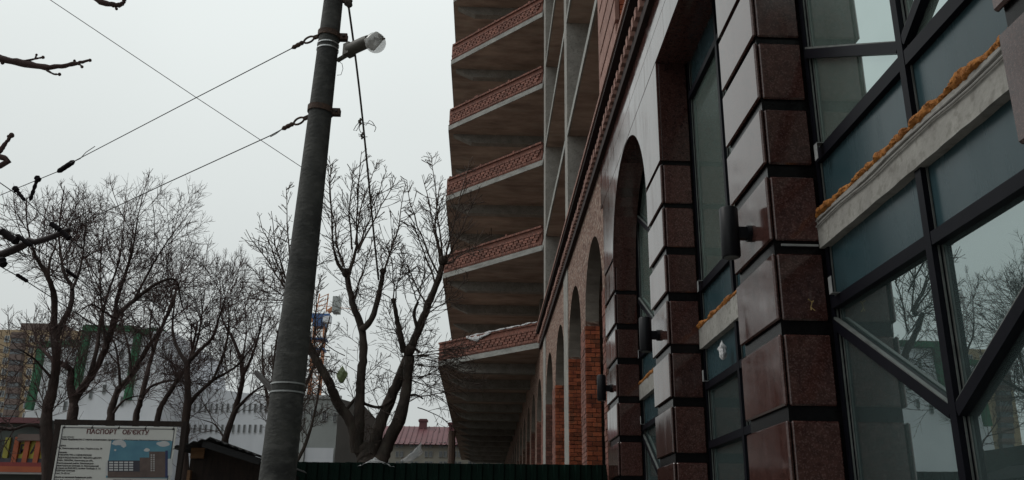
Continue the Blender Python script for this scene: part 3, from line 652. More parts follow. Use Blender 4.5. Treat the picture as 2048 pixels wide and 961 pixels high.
# bracket tube with clamps holding the two contact wires
w = thing('line_bracket', 'thick dark bracket tube with clamped overhead line at the left edge', 'bracket', onY(0, 510, 10.6))
k = MB(); pts = [onY(x_, y_, 10.6) for x_, y_ in ((-60, 530), (0, 511), (30, 499), (48, 490), (58, 481), (70, 485), (100, 476), (142, 458))]; k.tube(pts, [.05, .05, .05, .048, .042, .04, .038, .034], 12); k.build('tube', 'tube_paint', w, smooth=True)
for (a, b, r_) in (((0, 461), (36, 486), .042), ((33, 470), (62, 492), .026), ((100, 446), (122, 462), .03), ((122, 462), (140, 479), .03)):
    body(w, 'insulator', 'black_rubber', onY(*a, 10.45), onY(*b, 10.45), r_, 9, .2)
body(w, 'clamp', 'black_rubber', onY(2, 516, 10.5), onY(8, 534, 10.5), .045, 5, .2)
w = thing('contact_wire', 'overhead contact wire with wire droppers crossing the left edge above the bracket', 'wire', onY(0, 366, 10.5))
k = MB(); k.tube([onY(*p) for p in ((-30, 345, 10.5), (0, 366, 10.5), (55, 404, 10.5), (104, 449, 10.5), (140, 479, 10.5), (235, 552, 11.5), (420, 690, 13.5))], .0065, 5); k.build('wire', 'wire', w)
for (a, b) in (((31, 378), (50, 402)), ((75, 357), (60, 402))):
    body(w, 'dropper', 'black_rubber', onY(*a, 10.45), onY(*b, 10.45), .018, 9, .45)
    body(w, 'dropper_clamp', 'black_rubber', onY(a[0]-3, a[1]-4, 10.45), onY(a[0]+4, a[1]+6, 10.45), .032, 5, .2)
w = thing('contact_wire', 'overhead contact wire passing below the bracket tube at the left edge', 'wire', onY(0, 535, 10.5))
k = MB(); k.tube([onY(*p) for p in ((-30, 515, 10.5), (0, 533, 10.5), (45, 558, 10.8), (120, 606, 11.5), (250, 690, 13))], .0065, 5); k.build('wire', 'wire', w)
body(w, 'insulator', 'black_rubber', onY(32, 549, 10.7), onY(56, 564, 10.75), .022, 9, .2)
w = thing('contact_wire', 'overhead contact wire clamped through the bracket tube at the left edge', 'wire', onY(0, 455, 10.5))
k = MB(); k.tube([onY(*p) for p in ((-30, 440, 10.5), (0, 454, 10.5), (34, 472, 10.45), (65, 494, 10.5), (120, 528, 11), (285, 660, 13))], .0065, 5); k.build('wire', 'wire', w)
body(w, 'insulator', 'black_rubber', onY(132, 540, 11.2), onY(154, 557, 11.3), .022, 9, .2)
# rope hanging from the pole head, with knots and loose loops
rp = thing('hanging_rope', 'long knotted rope hanging from the pole head down into the bare tree', 'rope', onY(757, 560, 12))
def rz(t_): return 8.0+t_*8.0
pts = [onY(697+60*u+6*math.sin(u*3.0)*(1-u), 12+548*u, 8.0+6.0*u) for u in [i/24 for i in range(25)]]
k = MB(); k.tube(pts, [.0115+.004*(i/24) for i in range(25)], 6); k.build('strand', 'rope', rp, smooth=True)
k = MB(); k.bar(pole_c(zof(690, 4))+Vector((.1, 0, .02)), onY(699, 4, PY), .04, .05); k.build('hook', 'rust', rp)
for (px_, py_, r_) in ((697, 6, .045), (720, 244, .022), (724, 272, .02)):
    c = onY(px_, py_, 8.0+6*max(0, (py_-12)/548)); kn = MB(); kn.tube([c+Vector((.01*math.sin(i*2), 0, .05-.02*i)) for i in range(6)], [r_*(.5+.5*math.sin(math.pi*i/5)) for i in range(6)], 8); kn.build('knot', 'rope', rp, smooth=True)
for lp in (((720, 243), (712, 252), (707, 261), (713, 262), (719, 250)), ((722, 246), (732, 251), (739, 241), (745, 245), (752, 256), (749, 264)), ((724, 246), (737, 247), (748, 252)), ((720, 250), (718, 258), (722, 266)), ((724, 271), (717, 268), (719, 274)), ((724, 275), (735, 274))):
    k = MB(); k.tube([onY(x_, y_, 10.6) for x_, y_ in lp], .005, 5); k.build('loose_loop', 'wire', rp, smooth=True)

# ------------------------------------------------------------------ bare trees
def smooth_path(pts, n_):
    pts = np.asarray(pts, float); k = len(pts); o = []
    for i in range(k-1):
        p0, p1, p2, p3 = pts[max(i-1, 0)], pts[i], pts[i+1], pts[min(i+2, k-1)]
        for j in range(n_):
            t_ = j/n_; o.append(.5*(2*p1+(p2-p0)*t_+(2*p0-5*p1+4*p2-p3)*t_*t_+(3*p1-p0-3*p2+p3)*t_**3))
    o.append(pts[-1]); return np.array(o)
class Tree:
    def __init__(s, seed): s.r = np.random.RandomState(seed); s.tr = TB(); s.tw = TB(); s.limbs = []; s.minr = .0036
    def limb(s, pts, r0, r1, n_=5, thick=True, knots=.1):
        P = smooth_path(pts, n_); k = len(P); R = np.linspace(r0, r1, k)*(1+knots*s.r.uniform(-1, 1, k))
        P[1:-1] += s.r.normal(0, r0*.05, (k-2, 3)); (s.tr if thick else s.tw).add(P, R, 9 if thick else 5); s.limbs.append((P, R)); return P
    def twig(s, p, d, L, r, lvl, wig=.18, up=.1, nch=4, spread=.9, bud=0):
        q = max(4, min(9, int(L/.1))); P = [p]; d = d/np.linalg.norm(d); ds = [d]; bend = s.r.normal(0, wig*.55, 3)*4/q
        for i in range(q):
            d = d+bend+s.r.normal(0, wig*.3, 3)+np.array([0, 0, up]); d /= np.linalg.norm(d); p = p+d*(L/q); P.append(p); ds.append(d)
        R = np.linspace(r, r*.5, q+1)
        if bud and lvl == 0: R[-1] = r*1.0; R[-2] = r*1.3
        s.tw.add(P, R, 4 if r > .01 else 3)
        if lvl > 0:
            az = s.r.uniform(0, 6.28); e1 = np.cross(ds[0], [.3, .5, .81]); e1 /= np.linalg.norm(e1)+1e-6
            for c in range(nch):
                u = .22+.76*(c+s.r.uniform(.1, .9))/nch; i = min(q, int(u*q)); e = e1-e1.dot(ds[i])*ds[i]; e /= np.linalg.norm(e)+1e-6; az += 2.4+s.r.uniform(-.5, .5)
                a = e*math.cos(az)+np.cross(ds[i], e)*math.sin(az)
                s.twig(P[i], ds[i]+a*spread*s.r.uniform(.7, 1.15), L*(1.12-u)*s.r.uniform(.5, .85)+.05, max(r*.6, s.minr), lvl-1, wig, up, nch, spread, bud)
    def spread_twigs(s, every, L, lvl, r=.014, t0=.25, **kw):
        for P, R in list(s.limbs):
            seg = np.linalg.norm(P[1:]-P[:-1], axis=1); tot = seg.sum(); n_ = int(tot/every); cum = np.concatenate([[0], np.cumsum(seg)])/tot
            for c in range(n_):
                u = s.r.uniform(t0, 1); i = min(len(P)-2, max(0, np.searchsorted(cum, u)-1)); d = P[i+1]-P[i]; d /= np.linalg.norm(d)
                a = s.r.normal(0, 1, 3); a -= a.dot(d)*d; a /= np.linalg.norm(a)
                s.twig(P[i], d*.5+a*s.r.uniform(.6, 1.1)+np.array([0, 0, .25]), L*s.r.uniform(.55, 1.25), min(r, R[i]*.6), lvl, **kw)
    def build(s, label, base, mb, mt, group):
        t = thing('bare_tree', label, 'tree', base, group)
        s.tr.build('trunk', mb, t); s.tw.build('crown', mt, t); return t
def px3(path, Y, dY=0, seed=0):
    r = random.Random(seed+int(path[0][0])); k = len(path)
    return [tuple(onY(x_, y_, Y+dY*i/(k-1)+(r.uniform(-.12, .12) if i else 0))) for i, (x_, y_) in enumerate(path)]
GL = 'row of bare street trees on the left'
# each: depth, trunk base pixel, limbs (pixel path, depth drift, start and end radius), label
LT = [
 (13.0, 11, [([(98, 1000), (96, 930), (92, 840), (107, 765), (112, 705), (106, 660)], 0, .125, .085), ([(106, 665), (109, 603), (97, 556), (75, 520), (62, 488)], -.8, .07, .025), ([(112, 680), (120, 655), (140, 615), (144, 575), (128, 547), (120, 500), (118, 462)], .6, .065, .022), ([(144, 580), (160, 540), (168, 490), (172, 450)], .4, .03, .012), ([(107, 762), (70, 720), (40, 700)], -.6, .03, .012), ([(95, 860), (60, 850), (20, 860), (-30, 850)], -.6, .04, .015), ([(97, 556), (100, 520), (112, 490), (110, 455)], .3, .03, .012)],
  'dark bare tree left of the sign board, forking above the beige block'),
 (15.0, 12, [([(143, 1000), (144, 920), (145, 850), (150, 800), (181, 755), (209, 702), (231, 631)], .3, .135, .075), ([(147, 803), (140, 769), (142, 741), (122, 727), (108, 720)], -.3, .095, .05), ([(231, 634), (266, 603), (312, 569), (350, 560), (362, 600)], .9, .06, .02), ([(231, 636), (234, 600), (253, 540), (266, 494), (275, 440)], -.5, .055, .016), ([(178, 755), (193, 702), (202, 641), (216, 587), (237, 525), (245, 470)], .7, .05, .014), ([(266, 605), (300, 540), (330, 490), (352, 460)], 0, .03, .01), ([(231, 640), (185, 610), (160, 625)], -.8, .03, .012), ([(210, 700), (206, 640), (200, 560), (205, 480), (210, 440)], .4, .03, .01)],
  'largest bare tree behind the sign board, its crown spreading against the sky'),
 (17.0, 13, [([(218, 1000), (219, 900), (221, 833), (226, 810), (238, 778), (261, 753), (297, 693), (320, 660), (345, 610), (352, 575)], .5, .12, .03), ([(240, 778), (238, 740), (230, 690), (215, 665)], -.4, .04, .015), ([(262, 750), (258, 700), (245, 650), (240, 600)], .4, .04, .012), ([(226, 828), (250, 800), (290, 790)], .4, .035, .012)],
  'leaning bare tree crossing in front of the office block with green bands'),
 (18.5, 14, [([(270, 1000), (271, 900), (272, 835), (281, 803), (295, 744), (306, 705), (318, 670), (345, 600), (362, 560)], .4, .105, .025), ([(281, 803), (300, 775), (340, 762), (375, 765)], .5, .05, .02), ([(306, 705), (300, 650), (310, 600)], -.4, .035, .012)],
  'slim straight bare tree just right of the leaning tree, before the long pale wing'),
 (16.0, 15, [([(368, 1000), (368, 920), (370, 860), (375, 790), (374, 725)], .0, .125, .085), ([(310, 870), (318, 825), (329, 801), (350, 769), (374, 730)], .2, .075, .05), ([(374, 728), (352, 690), (345, 650), (350, 600)], .6, .055, .016), ([(376, 725), (400, 700), (425, 675), (440, 630), (452, 592)], -.5, .055, .014), ([(369, 835), (385, 800), (425, 762), (470, 735), (500, 700)], .4, .06, .018), ([(425, 762), (450, 700), (458, 640), (455, 600)], 0, .035, .012), ([(374, 740), (395, 680), (405, 620), (410, 575)], .3, .035, .01)],
  'bare tree with a crossing second stem rising right behind the sign post'),
 (19.0, 16, [([(446, 1000), (448, 930), (450, 880), (470, 820), (485, 760), (480, 710)], .2, .12, .07), ([(480, 714), (462, 670), (445, 640), (440, 590)], .4, .05, .014), ([(485, 755), (505, 710), (520, 660), (530, 620)], -.4, .05, .014), ([(470, 822), (500, 790), (530, 770), (556, 760)], .4, .045, .015), ([(450, 880), (430, 850), (405, 840)], .2, .03, .012), ([(482, 730), (492, 670), (490, 610)], .2, .03, .01)],
  'bare tree just left of the concrete pole, above the dark shed roof'),
]
for (Y, seed, limbs, lab) in LT:
    T = Tree(seed)
    for (path, dY, r0, r1) in limbs: T.limb(px3(path, Y, dY, seed), r0*.78, r1*.6)
    s_ = Y/15
    T.spread_twigs(.155*s_, 1.15*s_, 2, r=.0088, t0=.42, wig=.17, up=.05, nch=6, spread=.95)
    T.spread_twigs(.5*s_, .7*s_, 1, r=.007, t0=.2, wig=.22, up=.02, nch=4, spread=1.0)
    for P, R in T.limbs[1:]:
        d = P[-1]-P[-3]; T.twig(P[-1], d, .85*s_, R[-1], 3, wig=.14, up=.1, nch=3, spread=.8)
    b0 = onY(limbs[0][0][0][0], 1000, Y); T.tr.add([(b0.x, b0.y, 0), (b0.x, b0.y, b0.z+.02)], [limbs[0][2]*1.1, limbs[0][2]*.8], 9)
    T.build(lab, (b0.x, b0.y, 0), 'bark_red', 'twig_red', GL)

T = Tree(41); fb = onY(562, 1000, 40); fx, fy = fb.x, 40.0; T.minr = .007
T.limb([(fx, fy, 0), (fx+.05, fy, 2.5), (fx-.1, fy+.1, 5)], .24, .17)
for i in range(7):
    a = i*.9+.3; T.limb([(fx-.1+.02*i, fy, 3.4+.25*i), (fx+.8*math.cos(a), fy+.8*math.sin(a), 5.2+.4*i), (fx+1.3*math.cos(a+.3), fy+1.3*math.sin(a+.3), 7.4+.35*i), (fx+1.5*math.cos(a+.5), fy+1.5*math.sin(a+.5), 9.3+.3*i)], .1, .025)
T.spread_twigs(.36, 1.3, 2, r=.018, t0=.3, wig=.16, up=.07, nch=5, spread=.9)
T.build('distant bare tree almost hidden by the concrete pole, behind the fence', (fx, fy, 0), 'bark', 'twig', None)
# the pollarded tree behind the fence
CY = 18.5; T = Tree(21); T.minr = .0047
for (path, dY, r0, r1) in (
    ([(738, 985), (738, 940), (735, 915), (722, 890)], 0, .34, .22),
    ([(712, 905), (705, 850), (675, 805), (658, 765), (630, 715), (615, 680), (596, 640), (586, 600)], -.5, .14, .06),
    ([(716, 905), (718, 850), (720, 800), (721, 760), (727, 705), (723, 655), (705, 605), (693, 548)], .2, .14, .075),
    ([(724, 660), (745, 635), (760, 580), (766, 544)], .3, .085, .055),
    ([(738, 960), (742, 915), (760, 850), (780, 800), (803, 750), (817, 708), (835, 665), (855, 615), (875, 565), (886, 520)], .5, .17, .075),
    ([(748, 975), (758, 930), (772, 895), (801, 830), (813, 770), (820, 712)], .1, .2, .12),
    ([(808, 705), (800, 670), (795, 645), (787, 603)], -.3, .085, .05),
    ([(690, 823), (715, 795), (730, 808), (760, 815), (785, 798)], .2, .04, .035),
    ([(838, 665), (828, 630), (836, 605)], -.3, .05, .035),
    ([(693, 550), (676, 528), (668, 500)], -.2, .06, .03), ([(693, 552), (704, 528), (714, 490)], .2, .06, .03),
    ([(808, 795), (830, 790), (846, 798)], .3, .035, .02), ([(815, 690), (840, 705)], .2, .035, .03)):
    T.limb(px3(path, CY, dY, 21), r0*.88, r1*.82, 6, knots=.07)
LM = [q for q in T.limbs]
# knuckles left by pollarding
for (x_, y_, r_) in ((693, 545, .11), (766, 542, .075), (787, 601, .062), (886, 520, .11), (630, 715, .09), (818, 700, .13), (586, 600, .07), (737, 925, .2)):
    c = np.array(onY(x_, y_, CY)); T.tr.add([c-[0, 0, r_], c-[0, 0, r_*.5], c, c+[0, 0, r_*.5], c+[0, 0, r_*.8]], [r_*.5, r_*.9, r_*1.0, r_*.8, r_*.25], 9)
SPR = [((668, 500), (657, 330)), ((685, 535), (659, 313)), ((714, 492), (722, 304)), ((705, 500), (712, 327)), ((712, 490), (757, 327)), ((714, 500), (774, 342)), ((716, 505), (792, 356)),
       ((766, 543), (807, 378)), ((764, 543), (752, 470)), ((766, 545), (787, 470)), ((886, 522), (864, 312)), ((880, 530), (845, 349)), ((884, 525), (880, 366)), ((876, 545), (812, 360)), ((890, 520), (941, 319)), ((892, 524), (958, 381)), ((892, 530), (985, 470)), ((870, 565), (820, 430)),
       ((586, 600), (491, 460)), ((586, 598), (520, 439)), ((590, 598), (542, 424)), ((590, 595), (572, 372)), ((586, 605), (488, 525)), ((590, 610), (505, 600)), ((600, 640), (640, 480)), ((630, 715), (640, 560)), ((600, 645), (560, 560)),
       ((787, 602), (772, 480)), ((790, 605), (812, 500)), ((855, 615), (800, 500)), ((836, 606), (815, 520)), ((836, 606), (850, 500)), ((875, 566), (905, 470)), ((705, 605), (660, 470)), ((705, 605), (745, 480)), ((818, 708), (770, 600)), ((840, 660), (900, 560)), ((850, 630), (935, 560))]
for (a, b) in SPR:
    dY = T.r.uniform(-1.3, 1.0); A = np.array(onY(*a, CY+.1)); Bp = np.array(onY(*b, CY+dY)); L_ = np.linalg.norm(Bp-A); n_ = 8
    side = np.cross(Bp-A, [0, 1, 0]); side /= np.linalg.norm(side); bow = T.r.uniform(-.06, .06)*L_
    P = [A+(Bp-A)*i/n_+side*bow*math.sin(math.pi*i/n_)+T.r.normal(0, .012, 3) for i in range(n_+1)]
    T.tw.add(P, np.linspace(.023 if L_ > 1.5 else .015, .0065, n_+1), 5)
    d = (Bp-A)/L_; m_ = int(L_/.095)
    for c in range(m_):
        u = T.r.uniform(.12, 1.0); i = min(n_-1, int(u*n_)); a_ = T.r.normal(0, 1, 3); a_ -= a_.dot(d)*d; a_ /= np.linalg.norm(a_)
        T.twig(P[i]+(P[i+1]-P[i])*(u*n_-i), d*T.r.uniform(.5, 1.0)+a_*.9, (1.15-u)*.85*T.r.uniform(.35, 1.0)*min(1, L_/1.6)+.08, .0092, 1 if T.r.rand() < .75 else 0, wig=.1, up=.06, nch=3, spread=.75, bud=1)
T.limbs = LM
T.spread_twigs(.26, .95, 2, r=.009, t0=.22, wig=.2, up=.02, nch=4, spread=1.0, bud=1)
for c in range(26):                                                # arching low twigs over the fence and towards the balconies
    x_, y_ = T.r.choice([690, 660, 815, 835, 800]), T.r.uniform(700, 830); a = np.array(onY(x_, y_, CY)); sgn = -1 if x_ < 720 else 1
    T.twig(a, np.array([sgn*1.0, T.r.uniform(-.6, .6), T.r.uniform(-.25, .5)]), T.r.uniform(.9, 1.7), .0105, 2, wig=.16, up=-.03 if c % 2 else .05, nch=5, spread=.8, bud=1)
b0 = onY(738, 985, CY); T.tr.add([(b0.x, b0.y, 0), (b0.x, b0.y, b0.z+.05)], [.48, .37], 12)
T.build('big pollarded bare tree with four thick stems rising behind the green fence', (b0.x, b0.y, 0), 'bark', 'twig', None)
lumpy_bag(onY(684, 750, CY-.5), .1, .05, .17, 'bag_green', 'plastic_bag', 'green plastic bag caught in the twigs of the pollarded tree', 8)

# a nearer street tree outside the frame whose twig ends reach in at the left
T = Tree(31); base = Vector((-5.6, 5.2, 0)); by = 5.2
T.limb([base, base+Vector((.02, 0, 1.5)), base+Vector((-.05, .1, 3.2)), base+Vector((.1, 0, 4.6)), base+Vector((0, .2, 6.5))], .2, .09)
def bend(path, Y, r0, r1, start):
    pts = [start]+[tuple(onY(x_, y_, Y)) for x_, y_ in path]; T.limb(pts, r0, r1, 5, thick=False, knots=.18)
bend([(-120, 90), (-40, 105), (0, 118), (40, 126), (90, 134), (130, 132), (160, 125), (182, 121)], 5.0, .035, .0085, tuple(base+Vector((.05, 0, 3.9))))
bend([(20, 118), (45, 122), (70, 118), (86, 115)], 5.0, .0085, .006, tuple(onY(0, 112, 5.0)))
bend([(92, 140), (106, 148), (119, 149)], 5.0, .008, .006, tuple(onY(84, 135, 5.0)))
bend([(100, -60), (170, -20), (195, 0), (222, 9), (240, 10), (248, 2), (249, -6)], 5.0, .03, .011, tuple(base+Vector((.1, 0, 5.2))))
bend([(-60, 350), (-10, 310), (2, 298), (14, 283), (22, 272)], 5.0, .022, .0085, tuple(base+Vector((.05, 0, 3.0))))
for (x_, y_, r_) in ((180, 121, .011), (119, 149, .011), (86, 115, .011), (73, 110, .008), (164, 134, .010), (23, 271, .017), (17, 273, .01), (2, 302, .012), (233, 18, .01), (5, 126, .012), (149, 122, .009), (110, 134, .008), (158, 128, .01)):
    c = np.array(onY(x_, y_, 5.0)); T.tw.add([c-[.0, 0, r_], c-[0, 0, r_*.5], c, c+[0, 0, r_*.6], c+[0, 0, r_]], [r_*.4, r_*.9, r_, r_*.8, r_*.2], 7)
for (a, b) in (((155, 126), (165, 134)), ((70, 118), (73, 110)), ((228, 10), (233, 19))):
    T.tw.add([onY(*a, 5.0), onY(*b, 5.0)], [.006, .0055], 5)
for c in range(90):
    a = np.array(base+Vector((0, 0, T.r.uniform(3.4, 6.4)))); d = T.r.normal(0, 1, 3); d[2] = abs(d[2])*.7; d[0] = -abs(d[0])-.3
    T.twig(a, d, T.r.uniform(1.0, 2.2), .03, 2, wig=.15, up=.08, nch=4, bud=1)
T.build('near street tree whose knobbly purple-brown twig ends reach in from the left edge', base, 'bark', 'twig_red', None)

# ------------------------------------------------------------------ notice board
SY = 11.0
def sp_(x_, y_): return onY(x_, y_, SY)
nb = thing('notice_board', 'white printed construction notice banner on a dark square-tube frame', 'sign', (sp_(230, 900).x, SY, 0))
zt = sp_(230, 846).z; xl, xr = sp_(107, 900).x, sp_(362, 900).x
for x_ in (xl, xr): k = MB(); k.box(x_-.03, x_+.03, SY, SY+.06, 0, zt-.03); k.build('post', 'wood_dark', nb)
k = MB(); k.box(xl-.05, xr+.03, SY-.002, SY+.062, zt-.03, zt+.03); k.build('crossbar', 'wood_dark', nb)
for x_ in (xl, xr):
    pass
k = MB(); k.box(xl, xr, SY+.0, SY+.06, .9, .96); k.build('crossbar', 'wood_dark', nb)
z1 = sp_(230, 853).z; x0, x1 = sp_(115, 900).x, sp_(349, 900).x; z0 = 1.05
ban = MB(); ban.box(x0, x1, SY-.0165, SY-.012, z0, z1); ban = ban.build('banner', 'banner', nb)
for (u, v, w_, h_) in ((.5, .985, 1, .004), (.02, .5, .004, 1), (.98, .5, .004, 1)):
    k = MB(); cx, cz = x0+(x1-x0)*u, z0+(z1-z0)*v; ww, hh = (x1-x0)*.96*w_ if w_ == 1 else .008, (z1-z0)*.98 if h_ == 1 else .008
    k.box(cx-ww/2, cx+ww/2, SY-.021, SY-.019, cz-hh/2, cz+hh/2); k.build('hem_line', 'print_dark', ban)
for u in (.03, .27, .5, .73, .97):
    k = MB(); cx = x0+(x1-x0)*u; k.tube([(cx, SY-.022, z1-.025), (cx, SY-.017, z1-.025)], .013, 10); k.tube([(cx, SY-.02, z1-.02), (cx+.01, SY-.01, z1+.02), (cx, SY-.005, zt-.02)], .004, 5); k.build('grommet', 'steel_dark', ban)
for v in (.3, .62, .85):
    for u, xe in ((.012, xl+.03), (.988, xr-.03)):
        k = MB(); cx = x0+(x1-x0)*u; cz = z0+(z1-z0)*v; k.tube([(cx, SY-.02, cz), (xe, SY-.012, cz+.01)], .005, 5); k.build('grommet', 'steel_dark', ban)
def text(s, px_, py_, hpx, m, align='LEFT', bold=0, width=None, shear=0):
    cu = bpy.data.curves.new('lettering', 'FONT'); cu.body = s; cu.align_x = align; cu.size = 1; cu.offset = bold; cu.shear = shear; cu.extrude = .002; cu.resolution_u = 2
    ob = bpy.data.objects.new('lettering', cu); C.objects.link(ob); dg = bpy.context.evaluated_depsgraph_get(); me = bpy.data.meshes.new_from_object(ob.evaluated_get(dg)); bpy.data.objects.remove(ob)
    a, b = sp_(px_, py_), sp_(px_, py_-hpx); sc = (b.z-a.z)/.73
    xs = [v.co.x for v in me.vertices]
    sx = sc if width is None or not xs else (sp_(px_+width, py_).x-a.x)/(max(xs)-min(xs))
    me.transform(Matrix(((sx, 0, 0, 0), (0, 0, -.6, 0), (0, sc, 0, 0), (0, 0, 0, 1)))); me.materials.clear()
    o = link('lettering', me, m, ban, (a.x, SY-.02, a.z)); return o
text('ПАСПОРТ   ОБ\u2019ЄКТУ', 236, 869, 9, 'ink_maroon', 'CENTER', .022, 124)
text('Назва об\u2019єкту:', 123, 875.5, 2.6, 'ink_dark', width=26, shear=.2)
text('Нове будівництво 2 черги нежитлових приміщень з вбудованим багаторівневим паркінгом', 123, 880.5, 3.6, 'ink_dark', bold=.012, width=219, shear=.2)
for (yy, s, wd) in ((893, 'Адреса:', 13), (898.5, 'м. Хмельницький, вул. Подільська, 79', 86), (906.5, 'Замовник:', 17), (911.5, 'ТОВАРИСТВО З ОБМЕЖЕНОЮ', 67), (917, 'ВІДПОВІДАЛЬНІСТЮ "ФЕНІКС-ЦЕНТР",', 88), (922.5, '29000, УКРАЇНА, Хмельницька обл.,', 72), (928, 'Хмельницький район, Хмельницька', 73), (933, 'територіальна громада, м. Хмельницький', 84), (938, '(станом на 09.03.2021), вулиця Свободи, б. 1/3', 88), (943, 'ЄДРПОУ 33781646', 38), (948.5, 'тел: 79-47-10', 28), (956, 'Дозвіл на виконання будівельних робіт:', 74), (962, 'від 02 серпня 2021 р.', 60)):
    text(s, 120-(yy-893)*.14, yy, 3.1, 'ink_dark', bold=.012, width=wd)
text('Основні техніко-економічні показники', 228, 962, 3, 'ink_dark', bold=.01, width=96)
def pr_rect(x0_, y0_, x1_, y1_, m, d, par, nm):
    a, b = sp_(x0_, y1_), sp_(x1_, y0_); k = MB(); k.box(a.x, b.x, SY-.0225-d, SY-.0215-d+.0004, a.z, b.z); return k.build(nm, m, par)
pic = pr_rect(213, 883, 346, 956, 'print_sky', 0, ban, 'picture')
_pd = [0]
def pr_poly(pts, m, d, nm='picture_detail'):
    _pd[0] += .00012; d = _pd[0]+.0006; k = MB(); f_ = [sp_(*p) for p in pts]; k.poly([(p.x, SY-.0232-d, p.z) for p in f_]); k.build(nm, m, ban)
def blob(cx, cy, rx, ry, sd): r = random.Random(sd); return [(cx+rx*(.75+.4*r.random())*math.cos(t), cy-ry*(.75+.4*r.random())*math.sin(t)) for t in [2*math.pi*i/12 for i in range(12)]]
for (cx, cy, rx, ry) in ((238, 886, 14, 6), (249, 891, 6, 5), (328, 889, 13, 6), (295, 901, 6, 3.5), (232, 901, 3, 2)): pr_poly(blob(cx, cy, rx, ry, int(cx)), 'print_white', .0004)
pr_poly([(213, 930), (213, 926), (346, 918), (346, 952), (213, 952)], 'print_white', .0002)
for (a, b, c_, d_, m) in ((217, 922, 302, 944, 'print_dark'), (217, 944, 302, 956, 'print_brown'), (281, 916, 302, 956, 'print_brown'), (300, 904, 334, 956, 'print_brown'), (332, 902, 337, 956, 'print_navy')):
    pr_poly([(a, d_), (c_, d_), (c_, b), (a, b)], m, .0008)
for r_ in range(4):
    for c_ in range(5): x_ = 220+c_*10; y_ = 924+r_*5; pr_poly([(x_, y_+3.2), (x_+8, y_+3.2), (x_+8, y_), (x_, y_)], 'print_white', .0012)
for r_ in range(8):
    for c_ in range(2): x_ = 303+c_*5; y_ = 910+r_*4.4; pr_poly([(x_, y_+2), (x_+3, y_+2), (x_+3, y_), (x_, y_)], 'print_white', .0012)

# ------------------------------------------------------------------ dark wooden shed beside the notice board
HY = 12.6
sh = thing('wooden_shed', 'dark wooden shed with a shallow corrugated roof behind the notice board', 'shed', (onY(440, 950, HY).x, HY+1, 0))
A, P_, D_ = onY(352, 896, HY), onY(426, 878, HY), onY(545, 921, HY)
k = MB(); w0, w1 = A.x+.12, D_.x-.1; k.box(w0, w1, HY+.3, HY+2.4, 0, D_.z-.08); k.build('wall', 'wood_dark', sh)
k = MB(); zb = D_.z-.08; b0 = len(k.v)
k.poly([(w0, HY+.3, zb), (w1, HY+.3, zb), (P_.x, HY+.3, P_.z-.07), (w0, HY+.3, A.z-.09)]); k.poly([(w0, HY+.33, zb), (w1, HY+.33, zb), (P_.x, HY+.33, P_.z-.07), (w0, HY+.33, A.z-.09)]); k.build('gable', 'wood_dark', sh)
for (a, b) in ((A, P_), (P_, D_)):
    n_ = int((b-a).length/.055); k = MB()
    for i in range(n_):
        q0, q1 = a.lerp(b, i/n_), a.lerp(b, (i+1)/n_); h0, h1 = (.012 if i % 2 else -.012), (-.012 if i % 2 else .012)
        for (yy0, yy1) in ((HY-.15, HY+2.6),):
            k.poly([(q0.x, yy0, q0.z+h0), (q1.x, yy0, q1.z+h1), (q1.x, yy1, q1.z+h1), (q0.x, yy1, q0.z+h0)]); k.poly([(q0.x, yy0, q0.z+h0-.012), (q1.x, yy0, q1.z+h1-.012), (q1.x, yy1, q1.z+h1-.012), (q0.x, yy1, q0.z+h0-.012)])
            k.poly([(q0.x, yy0, q0.z+h0), (q1.x, yy0, q1.z+h1), (q1.x, yy0, q1.z+h1-.012), (q0.x, yy0, q0.z+h0-.012)])
    k.build('roof_sheet', 'roof_dark', sh)
k = MB(); a, b = onY(369, 914, HY), onY(399, 893, HY); k.box(a.x, b.x, HY+.24, HY+.28, a.z, b.z); k.build('board', 'wood_tan', sh)
k = MB(); a, b = onY(363, 961, HY), onY(372, 939, HY); k.box(a.x, b.x, HY+.2, HY+.28, 0, b.z); k.build('board', 'wood_tan', sh)
a, b = onY(410, 889, HY), onY(524, 925, HY); k = MB(); k.bar((a.x, HY-.1, a.z), (b.x, HY-.1, b.z), .03, .09); k.build('fascia', 'roof_dark', sh)

# ------------------------------------------------------------------ buildings behind
def far_building(name, label, cat='building', loc=(0, 0, 0)): return thing(name, label, cat, loc)
def fwin(par, x0, x1, z0, z1, Y, fr='white_trim', cross=True):
    k = MB(); e = (x1-x0)*.1; k.box(x0, x1, Y-.14, Y-.02, z0, z0+e); k.box(x0, x1, Y-.14, Y-.02, z1-e, z1); k.box(x0, x0+e, Y-.14, Y-.02, z0+e, z1-e); k.box(x1-e, x1, Y-.14, Y-.02, z0+e, z1-e)
    if cross: k.box((x0+x1)/2-e*.4, (x0+x1)/2+e*.4, Y-.13, Y-.03, z0+e, z1-e)
    f_ = k.build('window', fr, par); k = MB(); k.box(x0+e, x1-e, Y-.07, Y-.05, z0+e, z1-e); k.build('pane', 'glass_far', f_)
def pxbox(par, nm, m, x0, y0, x1, y1, Y, depth, zmin=None):
    a, b = onY(x0, y1, Y), onY(x1, y0, Y); k = MB(); k.box(a.x, b.x, Y, Y+depth, a.z if zmin is None else zmin, b.z); return k.build(nm, m, par)
